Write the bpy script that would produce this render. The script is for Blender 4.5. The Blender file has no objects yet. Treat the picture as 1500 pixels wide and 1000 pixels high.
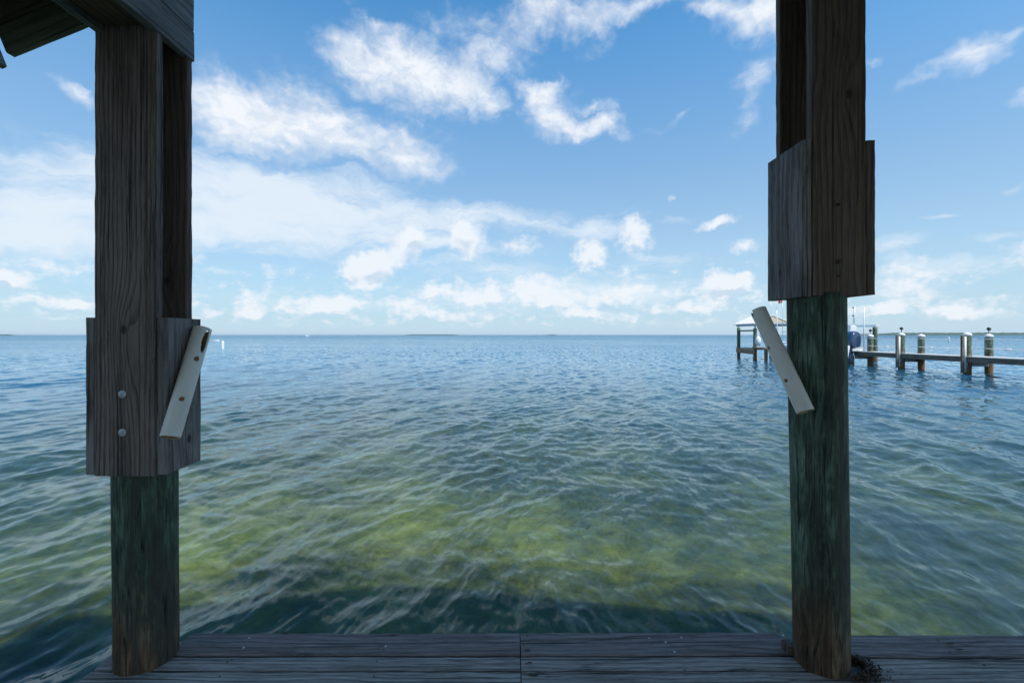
import bpy, bmesh, math, random
import numpy as np
from mathutils import Vector, Matrix, noise

random.seed(7)
scene = bpy.context.scene
C = scene.collection
F = 667.0            # focal length in photo pixels (1500 wide): 16 mm on a 36 mm sensor
HC = 2.05            # camera height over the water
HZ = 490.5
DECK = 0.60          # deck surface over the water


def wx(px, Y):
    return (px - 750) / F * Y


def wz(py, Y):
    return HC - (py - HZ) / F * Y


# ------------------------------------------------------------------ node helpers
class NT:
    def __init__(self, tree):
        self.t = tree
        self.n = tree.nodes
        self.l = tree.links

    def new(self, kind, **kw):
        nd = self.n.new(kind)
        for k, v in kw.items():
            setattr(nd, k, v)
        return nd

    def put(self, sock, v):
        if isinstance(v, bpy.types.NodeSocket):
            self.l.new(v, sock)
        elif v is not None:
            if hasattr(sock.default_value, '__len__') and not hasattr(v, '__len__'):
                v = [v] * len(sock.default_value)
            if hasattr(sock.default_value, '__len__') and len(sock.default_value) == 4 and len(v) == 3:
                v = tuple(v) + (1,)
            sock.default_value = v

    def math(self, op, a, b=None, c=None, clamp=False):
        nd = self.new('ShaderNodeMath', operation=op, use_clamp=clamp)
        self.put(nd.inputs[0], a)
        if b is not None:
            self.put(nd.inputs[1], b)
        if c is not None:
            self.put(nd.inputs[2], c)
        return nd.outputs[0]

    def vec(self, op, a, b=None, scale=None):
        nd = self.new('ShaderNodeVectorMath', operation=op)
        self.put(nd.inputs[0], a)
        if b is not None:
            self.put(nd.inputs[1], b)
        if scale is not None:
            self.put(nd.inputs['Scale'], scale)
        return nd.outputs['Value'] if op in ('LENGTH', 'DOT_PRODUCT', 'DISTANCE') else nd.outputs['Vector']

    def noise(self, v, scale=1.0, detail=3.0, rough=0.5, dist=0.0, color=False, lac=2.0):
        nd = self.new('ShaderNodeTexNoise')
        self.put(nd.inputs['Vector'], v)
        self.put(nd.inputs['Scale'], scale)
        nd.inputs['Detail'].default_value = detail
        nd.inputs['Roughness'].default_value = rough
        nd.inputs['Lacunarity'].default_value = lac
        nd.inputs['Distortion'].default_value = dist
        return nd.outputs['Color' if color else 'Fac']

    def ramp(self, fac, stops, interp='LINEAR'):
        nd = self.new('ShaderNodeValToRGB')
        cr = nd.color_ramp
        cr.interpolation = interp
        while len(cr.elements) < len(stops):
            cr.elements.new(0.5)
        for e, (p, c) in zip(cr.elements, stops):
            e.position = p
            if not hasattr(c, '__len__'):
                c = (c, c, c)
            e.color = tuple(c) + (1,)
        self.put(nd.inputs[0], fac)
        return nd.outputs[0]

    def mix(self, fac, a, b, blend='MIX'):
        nd = self.new('ShaderNodeMix', data_type='RGBA', blend_type=blend)
        self.put(nd.inputs[0], fac)
        self.put(nd.inputs[6], a)
        self.put(nd.inputs[7], b)
        return nd.outputs[2]

    def mrange(self, v, a, b, c=0.0, d=1.0, smooth=True):
        nd = self.new('ShaderNodeMapRange', interpolation_type='SMOOTHSTEP' if smooth else 'LINEAR')
        self.put(nd.inputs[0], v)
        for i, x in enumerate((a, b, c, d)):
            self.put(nd.inputs[i + 1], x)
        return nd.outputs[0]

    def comb(self, x, y, z):
        nd = self.new('ShaderNodeCombineXYZ')
        for i, v in enumerate((x, y, z)):
            self.put(nd.inputs[i], v)
        return nd.outputs[0]

    def sep(self, v):
        nd = self.new('ShaderNodeSeparateXYZ')
        self.put(nd.inputs[0], v)
        return nd.outputs

    def mapping(self, v, loc=(0, 0, 0), rot=(0, 0, 0), scale=(1, 1, 1), kind='POINT'):
        nd = self.new('ShaderNodeMapping', vector_type=kind)
        self.put(nd.inputs['Vector'], v)
        if kind != 'NORMAL' and 'Location' in nd.inputs:
            nd.inputs['Location'].default_value = loc
        nd.inputs['Rotation'].default_value = rot
        nd.inputs['Scale'].default_value = scale
        return nd.outputs[0]

    def bump(self, h, strength=0.5, dist=0.005):
        nd = self.new('ShaderNodeBump')
        self.put(nd.inputs['Height'], h)
        nd.inputs['Strength'].default_value = strength
        nd.inputs['Distance'].default_value = dist
        return nd.outputs[0]


def new_mat(name):
    m = bpy.data.materials.new(name)
    m.use_nodes = True
    m.node_tree.nodes.clear()
    nt = NT(m.node_tree)
    out = nt.new('ShaderNodeOutputMaterial')
    return m, nt, out


def principled(nt, out, color, rough=0.6, metal=0.0, normal=None, spec=0.5, coat=0.0):
    b = nt.new('ShaderNodeBsdfPrincipled')
    nt.put(b.inputs['Base Color'], color)
    nt.put(b.inputs['Roughness'], rough)
    nt.put(b.inputs['Metallic'], metal)
    nt.put(b.inputs['Specular IOR Level'], spec)
    nt.put(b.inputs['Coat Weight'], coat)
    if normal is not None:
        nt.put(b.inputs['Normal'], normal)
    nt.l.new(b.outputs[0], out.inputs['Surface'])
    return b


def plain(name, col, rough=0.5, metal=0.0, var=0.15, scale=6.0, coat=0.0):
    """a painted / metal surface with slight dirt variation"""
    m, nt, out = new_mat(name)
    tc = nt.new('ShaderNodeTexCoord').outputs['Object']
    n = nt.noise(tc, scale, 5, 0.6)
    k = nt.mrange(n, 0.3, 0.7, 1 - var, 1 + var * 0.5)
    c = nt.vec('SCALE', col, scale=k)
    principled(nt, out, c, nt.mrange(n, 0.3, 0.7, rough + 0.08, rough - 0.08), metal, coat=coat)
    return m


def wood(name, dark, mid, light, warm=(0.10, 0.055, 0.03), warm_amt=0.2, knots=(), ring=70.0, bump=0.7,
         late_amt=0.34, lo=0.36, hi=1.06, rough=0.75, spec=0.3, mottled=0.0, stain=0.45):
    """weathered lumber: local Z is the grain direction, X across the wide face, Y the thickness"""
    m, nt, out = new_mat(name)
    tc = nt.new('ShaderNodeTexCoord').outputs['Object']
    oi = nt.new('ShaderNodeObjectInfo').outputs['Random']
    off = nt.comb(nt.math('MULTIPLY', oi, 13.0), nt.math('MULTIPLY', oi, 7.0), nt.math('MULTIPLY', oi, 37.0))
    p = nt.vec('ADD', tc, off)
    x, y, z = nt.sep(tc)
    warp = nt.noise(nt.vec('MULTIPLY', p, (5.5, 5.5, 1.3)), 1.0, 3, 0.5)
    wob = nt.noise(nt.vec('MULTIPLY', p, (14, 14, 3.5)), 1.0, 3, 0.5)
    u = nt.math('ADD', nt.math('MULTIPLY', x, ring), nt.math('MULTIPLY', y, ring * 0.6))
    u = nt.math('ADD', u, nt.math('MULTIPLY', warp, 17.0))
    u = nt.math('ADD', u, nt.math('MULTIPLY', wob, 1.6))
    kmask = 0.0
    for kx, kz, rx, rz, amp in knots:
        d = nt.vec('LENGTH', nt.vec('MULTIPLY', nt.vec('SUBTRACT', nt.comb(x, 0.0, z), (kx, 0, kz)), (1 / rx, 0, 1 / rz)))
        g = nt.math('POWER', 2.718, nt.math('MULTIPLY', nt.math('MULTIPLY', d, d), -1.0))
        u = nt.math('ADD', u, nt.math('MULTIPLY', g, amp))
        if amp == 10.0:
            continue
        core = nt.mrange(nt.vec('LENGTH', nt.vec('MULTIPLY', nt.vec('SUBTRACT', nt.comb(x, 0.0, z), (kx, 0, kz)), (1 / 0.013, 0, 1 / 0.02))),
                         0.6, 1.3, 1.0, 0.0)
        kmask = nt.math('MAXIMUM', kmask, core)
    w = nt.math('FRACT', nt.math('ADD', nt.math('MULTIPLY', u, 0.20), oi))
    late = nt.mrange(w, 0.35, 0.93, 0.0, 1.0)
    late = nt.math('MULTIPLY', late, nt.mrange(w, 0.93, 1.0, 1.0, 0.0))
    fine = nt.noise(nt.vec('MULTIPLY', p, (190, 190, 9)), 1.0, 4, 0.65)
    blot = nt.noise(nt.vec('MULTIPLY', p, (9, 9, 2.6)), 1.0, 5, 0.6, 0.3)
    streak = nt.noise(nt.vec('MULTIPLY', p, (30, 30, 1.5)), 1.0, 4, 0.55, 0.2)
    tone = nt.math('ADD', nt.math('MULTIPLY', nt.math('MULTIPLY', late, nt.mrange(blot, 0.35, 0.65, 0.3, 1.0)), -late_amt), nt.math('MULTIPLY', fine, 0.75))
    tone = nt.math('ADD', tone, nt.math('MULTIPLY', blot, stain))
    tone = nt.math('ADD', tone, nt.math('MULTIPLY', streak, 0.60))
    # long dark checks and split lines
    sp = nt.noise(nt.vec('MULTIPLY', p, (95, 95, 0.9)), 1.0, 3, 0.55)
    tone = nt.math('SUBTRACT', tone, nt.mrange(sp, 0.55, 0.72, 0.0, 0.42))
    col = nt.ramp(nt.mrange(tone, lo, hi, 0, 1, False), [(0.0, dark), (0.45, mid), (1.0, light)])
    wm = nt.math('MULTIPLY', nt.mrange(nt.noise(nt.vec('MULTIPLY', p, (11, 11, 1.1)), 1.0, 3, 0.5), 0.5, 0.72), warm_amt)
    col = nt.mix(wm, col, warm)
    if mottled:
        mo = nt.mrange(nt.noise(nt.vec('MULTIPLY', p, (20, 20, 9)), 1.0, 5, 0.65), 0.5, 0.75)
        col = nt.mix(nt.math('MULTIPLY', mo, mottled), col, (0.035, 0.033, 0.03))
    # drying cracks
    crk = nt.noise(nt.vec('MULTIPLY', p, (60, 60, 1.3)), 1.0, 2, 0.4)
    crack = nt.mrange(nt.math('ABSOLUTE', nt.math('SUBTRACT', crk, 0.5)), 0.0, 0.012, 1.0, 0.0)
    crack = nt.math('MULTIPLY', crack, nt.mrange(nt.noise(nt.vec('MULTIPLY', p, (12, 12, 2)), 1.0, 2, 0.5), 0.5, 0.6))
    col = nt.mix(nt.math('MULTIPLY', crack, 0.85), col, (0.008, 0.007, 0.006))
    if kmask != 0.0:
        col = nt.mix(nt.math('MULTIPLY', kmask, 0.85), col, (0.012, 0.009, 0.008))
    h = nt.math('SUBTRACT', nt.math('MULTIPLY', fine, 0.35), nt.math('MULTIPLY', late, -0.45))
    h = nt.math('SUBTRACT', h, nt.math('MULTIPLY', crack, 1.2))
    h = nt.math('SUBTRACT', h, nt.math('MULTIPLY', kmask, 0.6)) if kmask != 0.0 else h
    principled(nt, out, col, rough, 0, nt.bump(h, bump, 0.004), spec=spec)
    return m


# ------------------------------------------------------------------ mesh helpers
def link(name, me, mat=None, parent=None, loc=(0, 0, 0), mtx=None, smooth=False):
    o = bpy.data.objects.new(name, me)
    C.objects.link(o)
    if mat is not None:
        for mm in (mat if isinstance(mat, (list, tuple)) else [mat]):
            me.materials.append(mm)
    if smooth:
        me.polygons.foreach_set('use_smooth', [True] * len(me.polygons))
    if mtx is None:
        mtx = Matrix.Translation(loc)
    place(o, mtx, parent)
    return o


WORLD = {}


def place(o, mtx, parent=None):
    WORLD[o.name] = mtx.copy()
    if parent is not None:
        o.parent = parent
        o.matrix_basis = root_inv(parent) @ mtx
    else:
        o.matrix_basis = mtx


def world_of(o):
    return WORLD[o.name]


def root_inv(o):
    return world_of(o).inverted()


def tag(o, label, cat, group=None, kind=None):
    if label:
        o['label'] = label
    if cat:
        o['category'] = cat
    if group:
        o['group'] = group
    if kind:
        o['kind'] = kind
    return o


def thing(name, label, cat, loc=(0, 0, 0), group=None, rotz=0.0):
    o = bpy.data.objects.new(name, None)
    C.objects.link(o)
    o.empty_display_size = 0.1
    place(o, Matrix.Translation(loc) @ Matrix.Rotation(rotz, 4, 'Z'))
    return tag(o, label, cat, group)


def bm_mesh(bm, name='m'):
    me = bpy.data.meshes.new(name)
    bmesh.ops.recalc_face_normals(bm, faces=bm.faces[:])
    bm.to_mesh(me)
    bm.free()
    return me


def add_box(bm, c, s, mtx=None, bevel=0.0):
    r = bmesh.ops.create_cube(bm, size=1.0)
    vs = r['verts']
    bmesh.ops.scale(bm, verts=vs, vec=s)
    if bevel:
        es = list({e for v in vs for e in v.link_edges})
        rb = bmesh.ops.bevel(bm, geom=es, offset=bevel, segments=2, affect='EDGES', profile=0.6)
        vs = list({v for f in rb['faces'] for v in f.verts} | {v for v in vs if v.is_valid})
    M = Matrix.Translation(c) @ (mtx or Matrix.Identity(4))
    bmesh.ops.transform(bm, matrix=M, verts=[v for v in vs if v.is_valid])


def tube_between(bm, pts, radii, seg=10, caps=True):
    """tube through points with one radius per point"""
    pts = [Vector(p) for p in pts]
    if not hasattr(radii, '__len__'):
        radii = [radii] * len(pts)
    rings = []
    ref = None
    for i, p in enumerate(pts):
        a = pts[max(i - 1, 0)]
        b = pts[min(i + 1, len(pts) - 1)]
        d = (b - a).normalized()
        if ref is None:
            ref = Vector((0, 0, 1)) if abs(d.z) < 0.9 else Vector((1, 0, 0))
        s = d.cross(ref).normalized()
        t = s.cross(d).normalized()
        ref = t
        rings.append([bm.verts.new(p + (s * math.cos(q) + t * math.sin(q)) * radii[i])
                      for q in [2 * math.pi * k / seg for k in range(seg)]])
    for r0, r1 in zip(rings, rings[1:]):
        for k in range(seg):
            bm.faces.new((r0[k], r0[(k + 1) % seg], r1[(k + 1) % seg], r1[k]))
    if caps:
        bm.faces.new(rings[0][::-1])
        bm.faces.new(rings[-1])


def lathe(bm, prof, seg=20, c=(0, 0, 0)):
    rings = []
    for r, z in prof:
        rings.append([bm.verts.new((c[0] + r * math.cos(2 * math.pi * k / seg), c[1] + r * math.sin(2 * math.pi * k / seg), c[2] + z))
                      for k in range(seg)])
    for r0, r1 in zip(rings, rings[1:]):
        for k in range(seg):
            bm.faces.new((r0[k], r0[(k + 1) % seg], r1[(k + 1) % seg], r1[k]))
    bm.faces.new(rings[0][::-1])
    bm.faces.new(rings[-1])


def board_mesh(w, t, L, seed=0, ch=0.004, jit=0.0016, step=0.035):
    """lumber with eased, slightly ragged edges; centred in X and Y, length 0..L on local Z"""
    n = max(2, int(L / step))
    bm = bmesh.new()
    hx, hy = w / 2, t / 2
    sec = [(-hx + ch, -hy), (0, -hy), (hx - ch, -hy), (hx, -hy + ch), (hx, hy - ch), (hx - ch, hy), (0, hy), (-hx + ch, hy), (-hx, hy - ch), (-hx, -hy + ch)]
    rings = []
    rnd = random.Random(seed)
    for i in range(n + 1):
        z = L * i / n
        bow = 0.0025 * noise.noise(Vector((z * 0.8, seed * 3.1, 0))) if L > 1 else 0
        ring = []
        for k, (x, y) in enumerate(sec):
            j = jit * (noise.noise(Vector((z * 9, k * 5.3, seed * 1.7))) + 0.8 * noise.noise(Vector((z * 40, k * 3.3, seed * 2.7))))
            sx = 1 if x > 0.001 else (-1 if x < -0.001 else 0)
            sy = 1 if y > 0 else -1
            ring.append(bm.verts.new((x + bow + sx * j, y + sy * j * (0.7 if sx else 0.2), z)))
        rings.append(ring)
    m = len(sec)
    for r0, r1 in zip(rings, rings[1:]):
        for k in range(m):
            bm.faces.new((r0[k], r0[(k + 1) % m], r1[(k + 1) % m], r1[k]))
    bm.faces.new(rings[0][::-1])
    bm.faces.new(rings[-1])
    return bm_mesh(bm, 'board')


def basis(ex, ey, ez, loc):
    M = Matrix.Identity(4)
    for i, v in enumerate((ex, ey, ez)):
        v = Vector(v).normalized()
        for r in range(3):
            M[r][i] = v[r]
    M.translation = Vector(loc)
    return M


def board(name, parent, mat, w, t, L, mtx, seed=0, **kw):
    return link(name, board_mesh(w, t, L, seed, **kw), mat, parent, mtx=mtx)


UP = lambda x, y, z: basis((1, 0, 0), (0, 1, 0), (0, 0, 1), (x, y, z))            # wide face looks along -Y
SIDE = lambda x, y, z: basis((0, 1, 0), (-1, 0, 0), (0, 0, 1), (x, y, z))         # wide face looks along X
ALONGX = lambda x, y, z: basis((0, 1, 0), (0, 0, 1), (1, 0, 0), (x, y, z))        # lying flat, grain along X
ALONGY_UP = lambda x, y, z: basis((0, 0, 1), (1, 0, 0), (0, 1, 0), (x, y, z))     # on edge, grain along Y

# ------------------------------------------------------------------ camera
cam = bpy.data.cameras.new('camera')
cam.lens = 36.0 * F / 1500
cam.sensor_width = 36
cam.shift_y = -(HZ - 500) / 1500 * -1
cam.clip_start = 0.05
cam.clip_end = 60000
co = bpy.data.objects.new('camera', cam)
C.objects.link(co)
co.location = (0, 0, HC)
co.rotation_euler = (math.radians(90), 0, 0)
cam.shift_y = (HZ - 500) / 1500
scene.camera = co

# ------------------------------------------------------------------ world: Nishita sky + clouds by direction
SUN = Vector((0.40, -0.47, 1.0)).normalized()
sun_el = math.asin(SUN.z)
sun_az = math.atan2(SUN.x, SUN.y)        # clockwise from +Y
world = bpy.data.worlds.new('World')
scene.world = world
world.use_nodes = True
world.node_tree.nodes.clear()
nt = NT(world.node_tree)
wo = nt.new('ShaderNodeOutputWorld')
bg = nt.new('ShaderNodeBackground')
nt.l.new(bg.outputs[0], wo.inputs['Surface'])
sky = nt.new('ShaderNodeTexSky', sky_type='NISHITA')
sky.sun_disc = False
sky.sun_elevation = sun_el
sky.sun_rotation = sun_az
sky.altitude = 0
sky.air_density = 1.0
sky.dust_density = 0.6
sky.ozone_density = 2.0
STR = 0.15
bg.inputs['Strength'].default_value = STR
d = nt.new('ShaderNodeTexCoord').outputs['Generated']
dx, dy, dz = nt.sep(d)
az = nt.math('ARCTAN2', dx, dy)
el = nt.math('ARCSINE', dz)
P = nt.comb(az, el, 0.0)


def blob(px, py, rx, ry, ang=0.0, s=1.0):
    a = math.atan((px - 750) / F)
    e = math.atan((HZ - py) / F * math.cos(a))
    ca = math.cos(a)
    return (a, e, rx / F * ca * ca, ry / F * ca * math.cos(e) ** 2, -math.radians(ang), s)


def field(blobs, vec):
    acc = 0.0
    for (a, e, rx, ry, ang, s) in blobs:
        mp = nt.mapping(vec, (a, e, 0), (0, 0, ang), (rx, ry, 1), 'TEXTURE')
        g = nt.new('ShaderNodeTexGradient', gradient_type='SPHERICAL')
        nt.l.new(mp, g.inputs[0])
        acc = nt.math('MULTIPLY_ADD', g.outputs[1], s, acc)
    return acc


zz = nt.math('ADD', nt.math('MAXIMUM', dz, 0.0), 0.10)
PL = nt.comb(nt.math('DIVIDE', dx, zz), nt.math('DIVIDE', dy, zz), 0.0)        # flat cloud deck coordinates
warp = nt.vec('SCALE', nt.vec('SUBTRACT', nt.noise(P, 9, 4, 0.6, color=True), (0.5, 0.5, 0.5)), scale=0.10)
Pw = nt.vec('ADD', P, warp)
warp2 = nt.vec('SCALE', nt.vec('SUBTRACT', nt.noise(P, 26, 4, 0.6, color=True), (0.5, 0.5, 0.5)), scale=0.035)
Pc = nt.vec('ADD', P, warp2)

# broken altocumulus high in the sky
alto = [blob(*b) for b in [
    (565, 100, 130, 62, 8), (640, 112, 120, 58, 18), (712, 150, 60, 36, 35, .8), (500, 82, 60, 30, 5, .6),
    (400, 165, 170, 62, 14), (500, 200, 190, 56, 12), (330, 160, 100, 60, 5, .8), (610, 222, 80, 34, 18, .8), (385, 218, 90, 36, 10, .7),
    (300, 190, 90, 40, 0, .5), (450, 130, 120, 40, 20, .45),
    (792, 128, 50, 26, -10, .9), (795, 172, 52, 52, 40, .95), (852, 188, 84, 26, 2, 1), (872, 150, 36, 12, 0, .7), (890, 172, 30, 22, -30, .7),
    (850, 18, 130, 48, -8, .9), (868, 48, 60, 40, -20, .6), (945, 2, 70, 26, -5, .8), (725, 62, 80, 60, 20, .45), (775, 10, 60, 44, 0, .55),
    (700, 95, 60, 40, 0, .5), (1040, 8, 60, 28, 10, .8), (1098, 26, 70, 40, 10, 1.0), (1150, 10, 90, 40, 0, .8),
    (1118, 90, 50, 40, -20, .5), (1096, 168, 40, 32, -10, .55), (1075, 200, 40, 18, -20, .3), (1100, 125, 40, 30, 0, .4),
    (1425, 82, 92, 40, -12, .8), (1335, 122, 60, 16, -18, .5), (1495, 138, 34, 16, 0, .75), (1280, 95, 22, 12, 0, .6), (1490, 45, 30, 14, 0, .5),
    (105, 132, 50, 20, 20, .75), (130, 140, 30, 14, 20, .4), (965, 178, 50, 14, 0, .5), (1005, 170, 30, 12, 0, .5),
    (525, 20, 40, 22, 30, .4), (560, 45, 24, 14, 0, .45), (1170, 150, 50, 60, 0, .4), (1220, 60, 80, 80, 0, .4),
    (640, 40, 60, 40, 0, .3), (815, 150, 70, 44, 10, .4), (600, 170, 120, 40, 20, .35), (740, 110, 60, 40, 30, .4)]]
fa = field(alto, Pw)
diag = nt.mapping(Pw, rot=(0, 0, math.radians(18)), scale=(0.55, 1.35, 1))
na = nt.noise(diag, 8.5, 8, 0.60, 0.5)
nb = nt.noise(nt.mapping(P, rot=(0, 0, math.radians(-20)), scale=(0.8, 1.2, 1)), 40, 5, 0.56, 0.4)
da = nt.math('ADD', fa, nt.math('MULTIPLY', nt.math('SUBTRACT', na, 0.5), 1.55))
da = nt.math('ADD', da, nt.math('MULTIPLY', nt.math('SUBTRACT', nb, 0.5), 0.70))
A1 = nt.mrange(da, 0.02, 1.30, 0.0, 1.0)
nm = nt.noise(nt.mapping(Pc, rot=(0, 0, math.radians(30)), scale=(0.7, 1.4, 1)), 40, 4, 0.52, 0.5)
A1 = nt.math('MULTIPLY', A1, nt.mrange(nm, 0.30, 0.62, 0.84, 1.0))
A1 = nt.math('MULTIPLY', A1, nt.mrange(fa, 0.0, 0.30))
# unseen broken clouds overhead and behind, added to whiten the fill light
fill_clouds = nt.math('MAXIMUM', nt.mrange(el, 1.15, 1.4), nt.mrange(dy, 0.0, -0.35))
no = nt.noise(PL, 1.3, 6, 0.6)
AO = nt.math('MULTIPLY', nt.math('MULTIPLY', fill_clouds, nt.mrange(no, 0.46, 0.64)), 0.6)
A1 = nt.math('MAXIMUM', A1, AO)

# milky sheets and streaks lower down
sheet = [blob(*b) for b in [
    (60, 310, 330, 90, 4), (330, 300, 330, 80, 5, 1.0), (560, 312, 330, 62, 8, .9), (760, 322, 190, 26, 3, .6), (60, 360, 200, 50, 0, .7),
    (400, 345, 330, 40, 0, .6), (640, 355, 120, 14, 0, .5), (740, 396, 230, 22, 2, .6), (870, 424, 260, 22, 2, .8), (985, 384, 110, 18, 4, .55),
    (900, 330, 60, 30, 0, .4), (860, 338, 60, 20, -10, .5), (1410, 382, 190, 26, 2, .75), (1450, 342, 60, 10, -4, .7), (1378, 316, 50, 5, 0, .6), (1310, 356, 70, 22, -8, .6),
    (330, 395, 100, 8, 0, .5), (560, 290, 90, 30, 20, .4), (380, 262, 140, 34, 14, .5), (1480, 282, 40, 10, -8, .5), (700, 440, 500, 26, 0, .5), (1330, 420, 150, 40, 0, .4),
    (990, 325, 60, 14, 0, .4), (1090, 360, 60, 24, 0, .3), (940, 312, 40, 10, 5, .5), (200, 250, 200, 30, 5, .45)]]
fs = nt.math('MULTIPLY', field(sheet, nt.vec('ADD', P, nt.vec('SCALE', warp, scale=0.6))), 1.2)
ns = nt.noise(nt.vec('MULTIPLY', Pw, (3.0, 15.0, 1)), 1.7, 7, 0.62, 0.3)
nf = nt.noise(nt.vec('MULTIPLY', Pw, (9.0, 30.0, 1)), 1.6, 5, 0.6)
ds = nt.math('ADD', fs, nt.math('MULTIPLY', nt.math('SUBTRACT', ns, 0.5), 2.3))
ds = nt.math('ADD', ds, nt.math('MULTIPLY', nt.math('SUBTRACT', nf, 0.5), 0.9))
A2 = nt.math('MULTIPLY', nt.mrange(ds, 0.05, 1.45, 0.0, 0.90), nt.mrange(fs, 0.0, 0.35))

# small cumulus over the sea
cum_px = [
    (540, 392, 44, 34, -10), (520, 398, 30, 22, 0, .8), (560, 385, 34, 30, 0, .9), (598, 358, 30, 40, 30, 1), (608, 345, 18, 16, 0, .8),
    (684, 352, 40, 40, 15, .9), (676, 340, 22, 18, 0, .6), (865, 372, 34, 32, 0, 1), (930, 346, 36, 42, 0, .8), (925, 325, 18, 20, 0, .4),
    (1060, 418, 54, 20, -8, 1.1), (1050, 408, 24, 18, 0, .8), (1082, 412, 26, 16, 0, .8), (1050, 328, 40, 12, -12, .9), (780, 424, 44, 32, 0, .9), (700, 436, 56, 22, 0, .7), (722, 428, 14, 24, 0, .8),
    (635, 426, 30, 18, 0, .9), (470, 448, 80, 18, 0, .8), (500, 442, 34, 14, 0, .6), (370, 440, 34, 18, 0, .5), (362, 460, 30, 10, 0, .6), (590, 448, 50, 16, 0, .6), (830, 442, 70, 16, 0, .7), (900, 430, 70, 22, 0, .5),
    (20, 412, 50, 18, 0, .9), (6, 404, 22, 14, 0, .7), (108, 444, 20, 9, 0, .9), (1325, 418, 66, 30, 0, .7), (1395, 455, 50, 12, 0, .8), (1090, 360, 26, 18, 0, .6), (40, 440, 70, 16, 0, .4),
    (985, 290, 14, 6, 0, .4), (310, 458, 24, 8, 0, .6), (760, 360, 50, 20, -10, .5), (1010, 450, 80, 12, 0, .55), (680, 462, 80, 10, 0, .5), (860, 460, 90, 10, 0, .55), (1300, 452, 40, 14, 0, .6), (1440, 462, 60, 10, 0, .4)]
cum = [blob(*b) for b in cum_px]
fc = field(cum, Pc)
nc = nt.noise(P, 48, 6, 0.6)
nl = nt.noise(nt.vec('MULTIPLY', Pc, (9.0, 22.0, 1)), 1.5, 5, 0.6)
band = nt.math('MULTIPLY', nt.mrange(el, 0.004, 0.03), nt.mrange(el, 0.09, 0.19, 1.0, 0.0))
fc = nt.math('ADD', nt.math('MULTIPLY', fc, 1.2), nt.math('MULTIPLY', band, nt.mrange(nl, 0.38, 0.74, 0.0, 0.66)))
dc = nt.math('ADD', fc, nt.math('MULTIPLY', nt.math('SUBTRACT', nc, 0.5), 1.35))
A3 = nt.math('MULTIPLY', nt.mrange(dc, 0.06, 0.90, 0.0, 0.94), nt.mrange(fc, 0.0, 0.25))
# denser undersides of the cumulus read grey-blue
under = nt.vec('ADD', Pc, (0, 0.012, 0))
fu = nt.math('MULTIPLY', field(cum, under), 1.2)
base_sh = nt.mrange(nt.math('ADD', nt.math('SUBTRACT', fu, fc), nt.math('MULTIPLY', nt.math('SUBTRACT', nc, 0.5), -0.7)), 0.0, 0.5)

wrel = 1.0 / STR
white = (0.92 * wrel * 0.97, 0.95 * wrel * 0.97, 1.0 * wrel * 0.97)
c0 = sky.outputs[0]
SKYGAIN = (0.56, 1.22, 1.45)
lowk = nt.mrange(el, 0.20, 0.58)
c0 = nt.vec('MULTIPLY', c0, nt.mix(lowk, (0.29, 0.80, 1.08), SKYGAIN))
hz = nt.mrange(el, 0.0, 0.66, 1.0, 0.0, smooth=False)            # moist air whitens the low sky
hz = nt.math('MULTIPLY', nt.math('POWER', hz, 1.5), 0.95)
c0 = nt.mix(hz, c0, (0.58 * wrel, 0.74 * wrel, 0.86 * wrel))
ctop = (0.90 * wrel, 0.94 * wrel, 1.0 * wrel)
c1 = nt.mix(A2, c0, (0.80 * wrel, 0.89 * wrel, 0.98 * wrel))
ctop = nt.mix(nt.mrange(nt.math('ADD', nt.math('MULTIPLY', na, 0.6), nt.math('MULTIPLY', nm, 0.5)), 0.42, 0.64), (0.78 * wrel, 0.85 * wrel, 0.94 * wrel), ctop)
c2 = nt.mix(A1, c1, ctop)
cl = nt.mix(base_sh, (0.88 * wrel, 0.93 * wrel, 0.99 * wrel), (0.62 * wrel, 0.74 * wrel, 0.88 * wrel))
c3 = nt.mix(A3, c2, cl)
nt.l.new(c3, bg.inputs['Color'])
world.cycles.sampling_method = 'MANUAL'
world.cycles.sample_map_resolution = 512

sl = bpy.data.lights.new('sun', 'SUN')
sl.energy = 5.0
sl.angle = math.radians(0.55)
sl.color = (1.0, 0.95, 0.88)
so = bpy.data.objects.new('sun', sl)
C.objects.link(so)
so.rotation_euler = (-SUN).to_track_quat('-Z', 'Y').to_euler()
so.location = (20, -20, 60)

# ------------------------------------------------------------------ water
rng = np.random.default_rng(5)
NR, NA = 1000, 1000
r0, r1 = 2.3, 320.0
rr = r0 * (r1 / r0) ** (np.arange(NR) / (NR - 1))
aa = np.radians(np.linspace(-64, 64, NA))
RR, AA = np.meshgrid(rr, aa, indexing='ij')
XX = RR * np.sin(AA)
YY = RR * np.cos(AA)
dr = RR * (math.log(r1 / r0) / (NR - 1))
da_ = RR * (aa[1] - aa[0])
ZZ = np.zeros_like(XX)
DX = np.zeros_like(XX)
DY = np.zeros_like(XX)
# wind from the left: crests point away from the dock, slightly to the right
comps = []
for i in range(150):
    lam = 0.06 * (2.4 / 0.06) ** rng.random()
    spread = 0.22 if lam > 0.6 else 0.34
    ang = math.radians(-14) + rng.normal(0, spread)       # travel direction from +X
    if rng.random() < 0.12:
        ang += math.radians(80) * rng.choice([-1, 1])
    slope = 0.0205 * (1.1 if 0.35 < lam < 1.4 else (1.0 if lam < 0.2 else 0.95))
    comps.append((lam, ang, slope, rng.random() * 6.283))
# patchy wind: amplitude varies over the bay
patch = 0.85 + 0.25 * np.sin(XX * 0.61 + YY * 0.33 + 1.0) * np.sin(YY * 0.47 - XX * 0.21) + 0.12 * np.sin(XX * 1.9 + 2.0 + 0.8 * np.sin(YY * 1.3))
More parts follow.
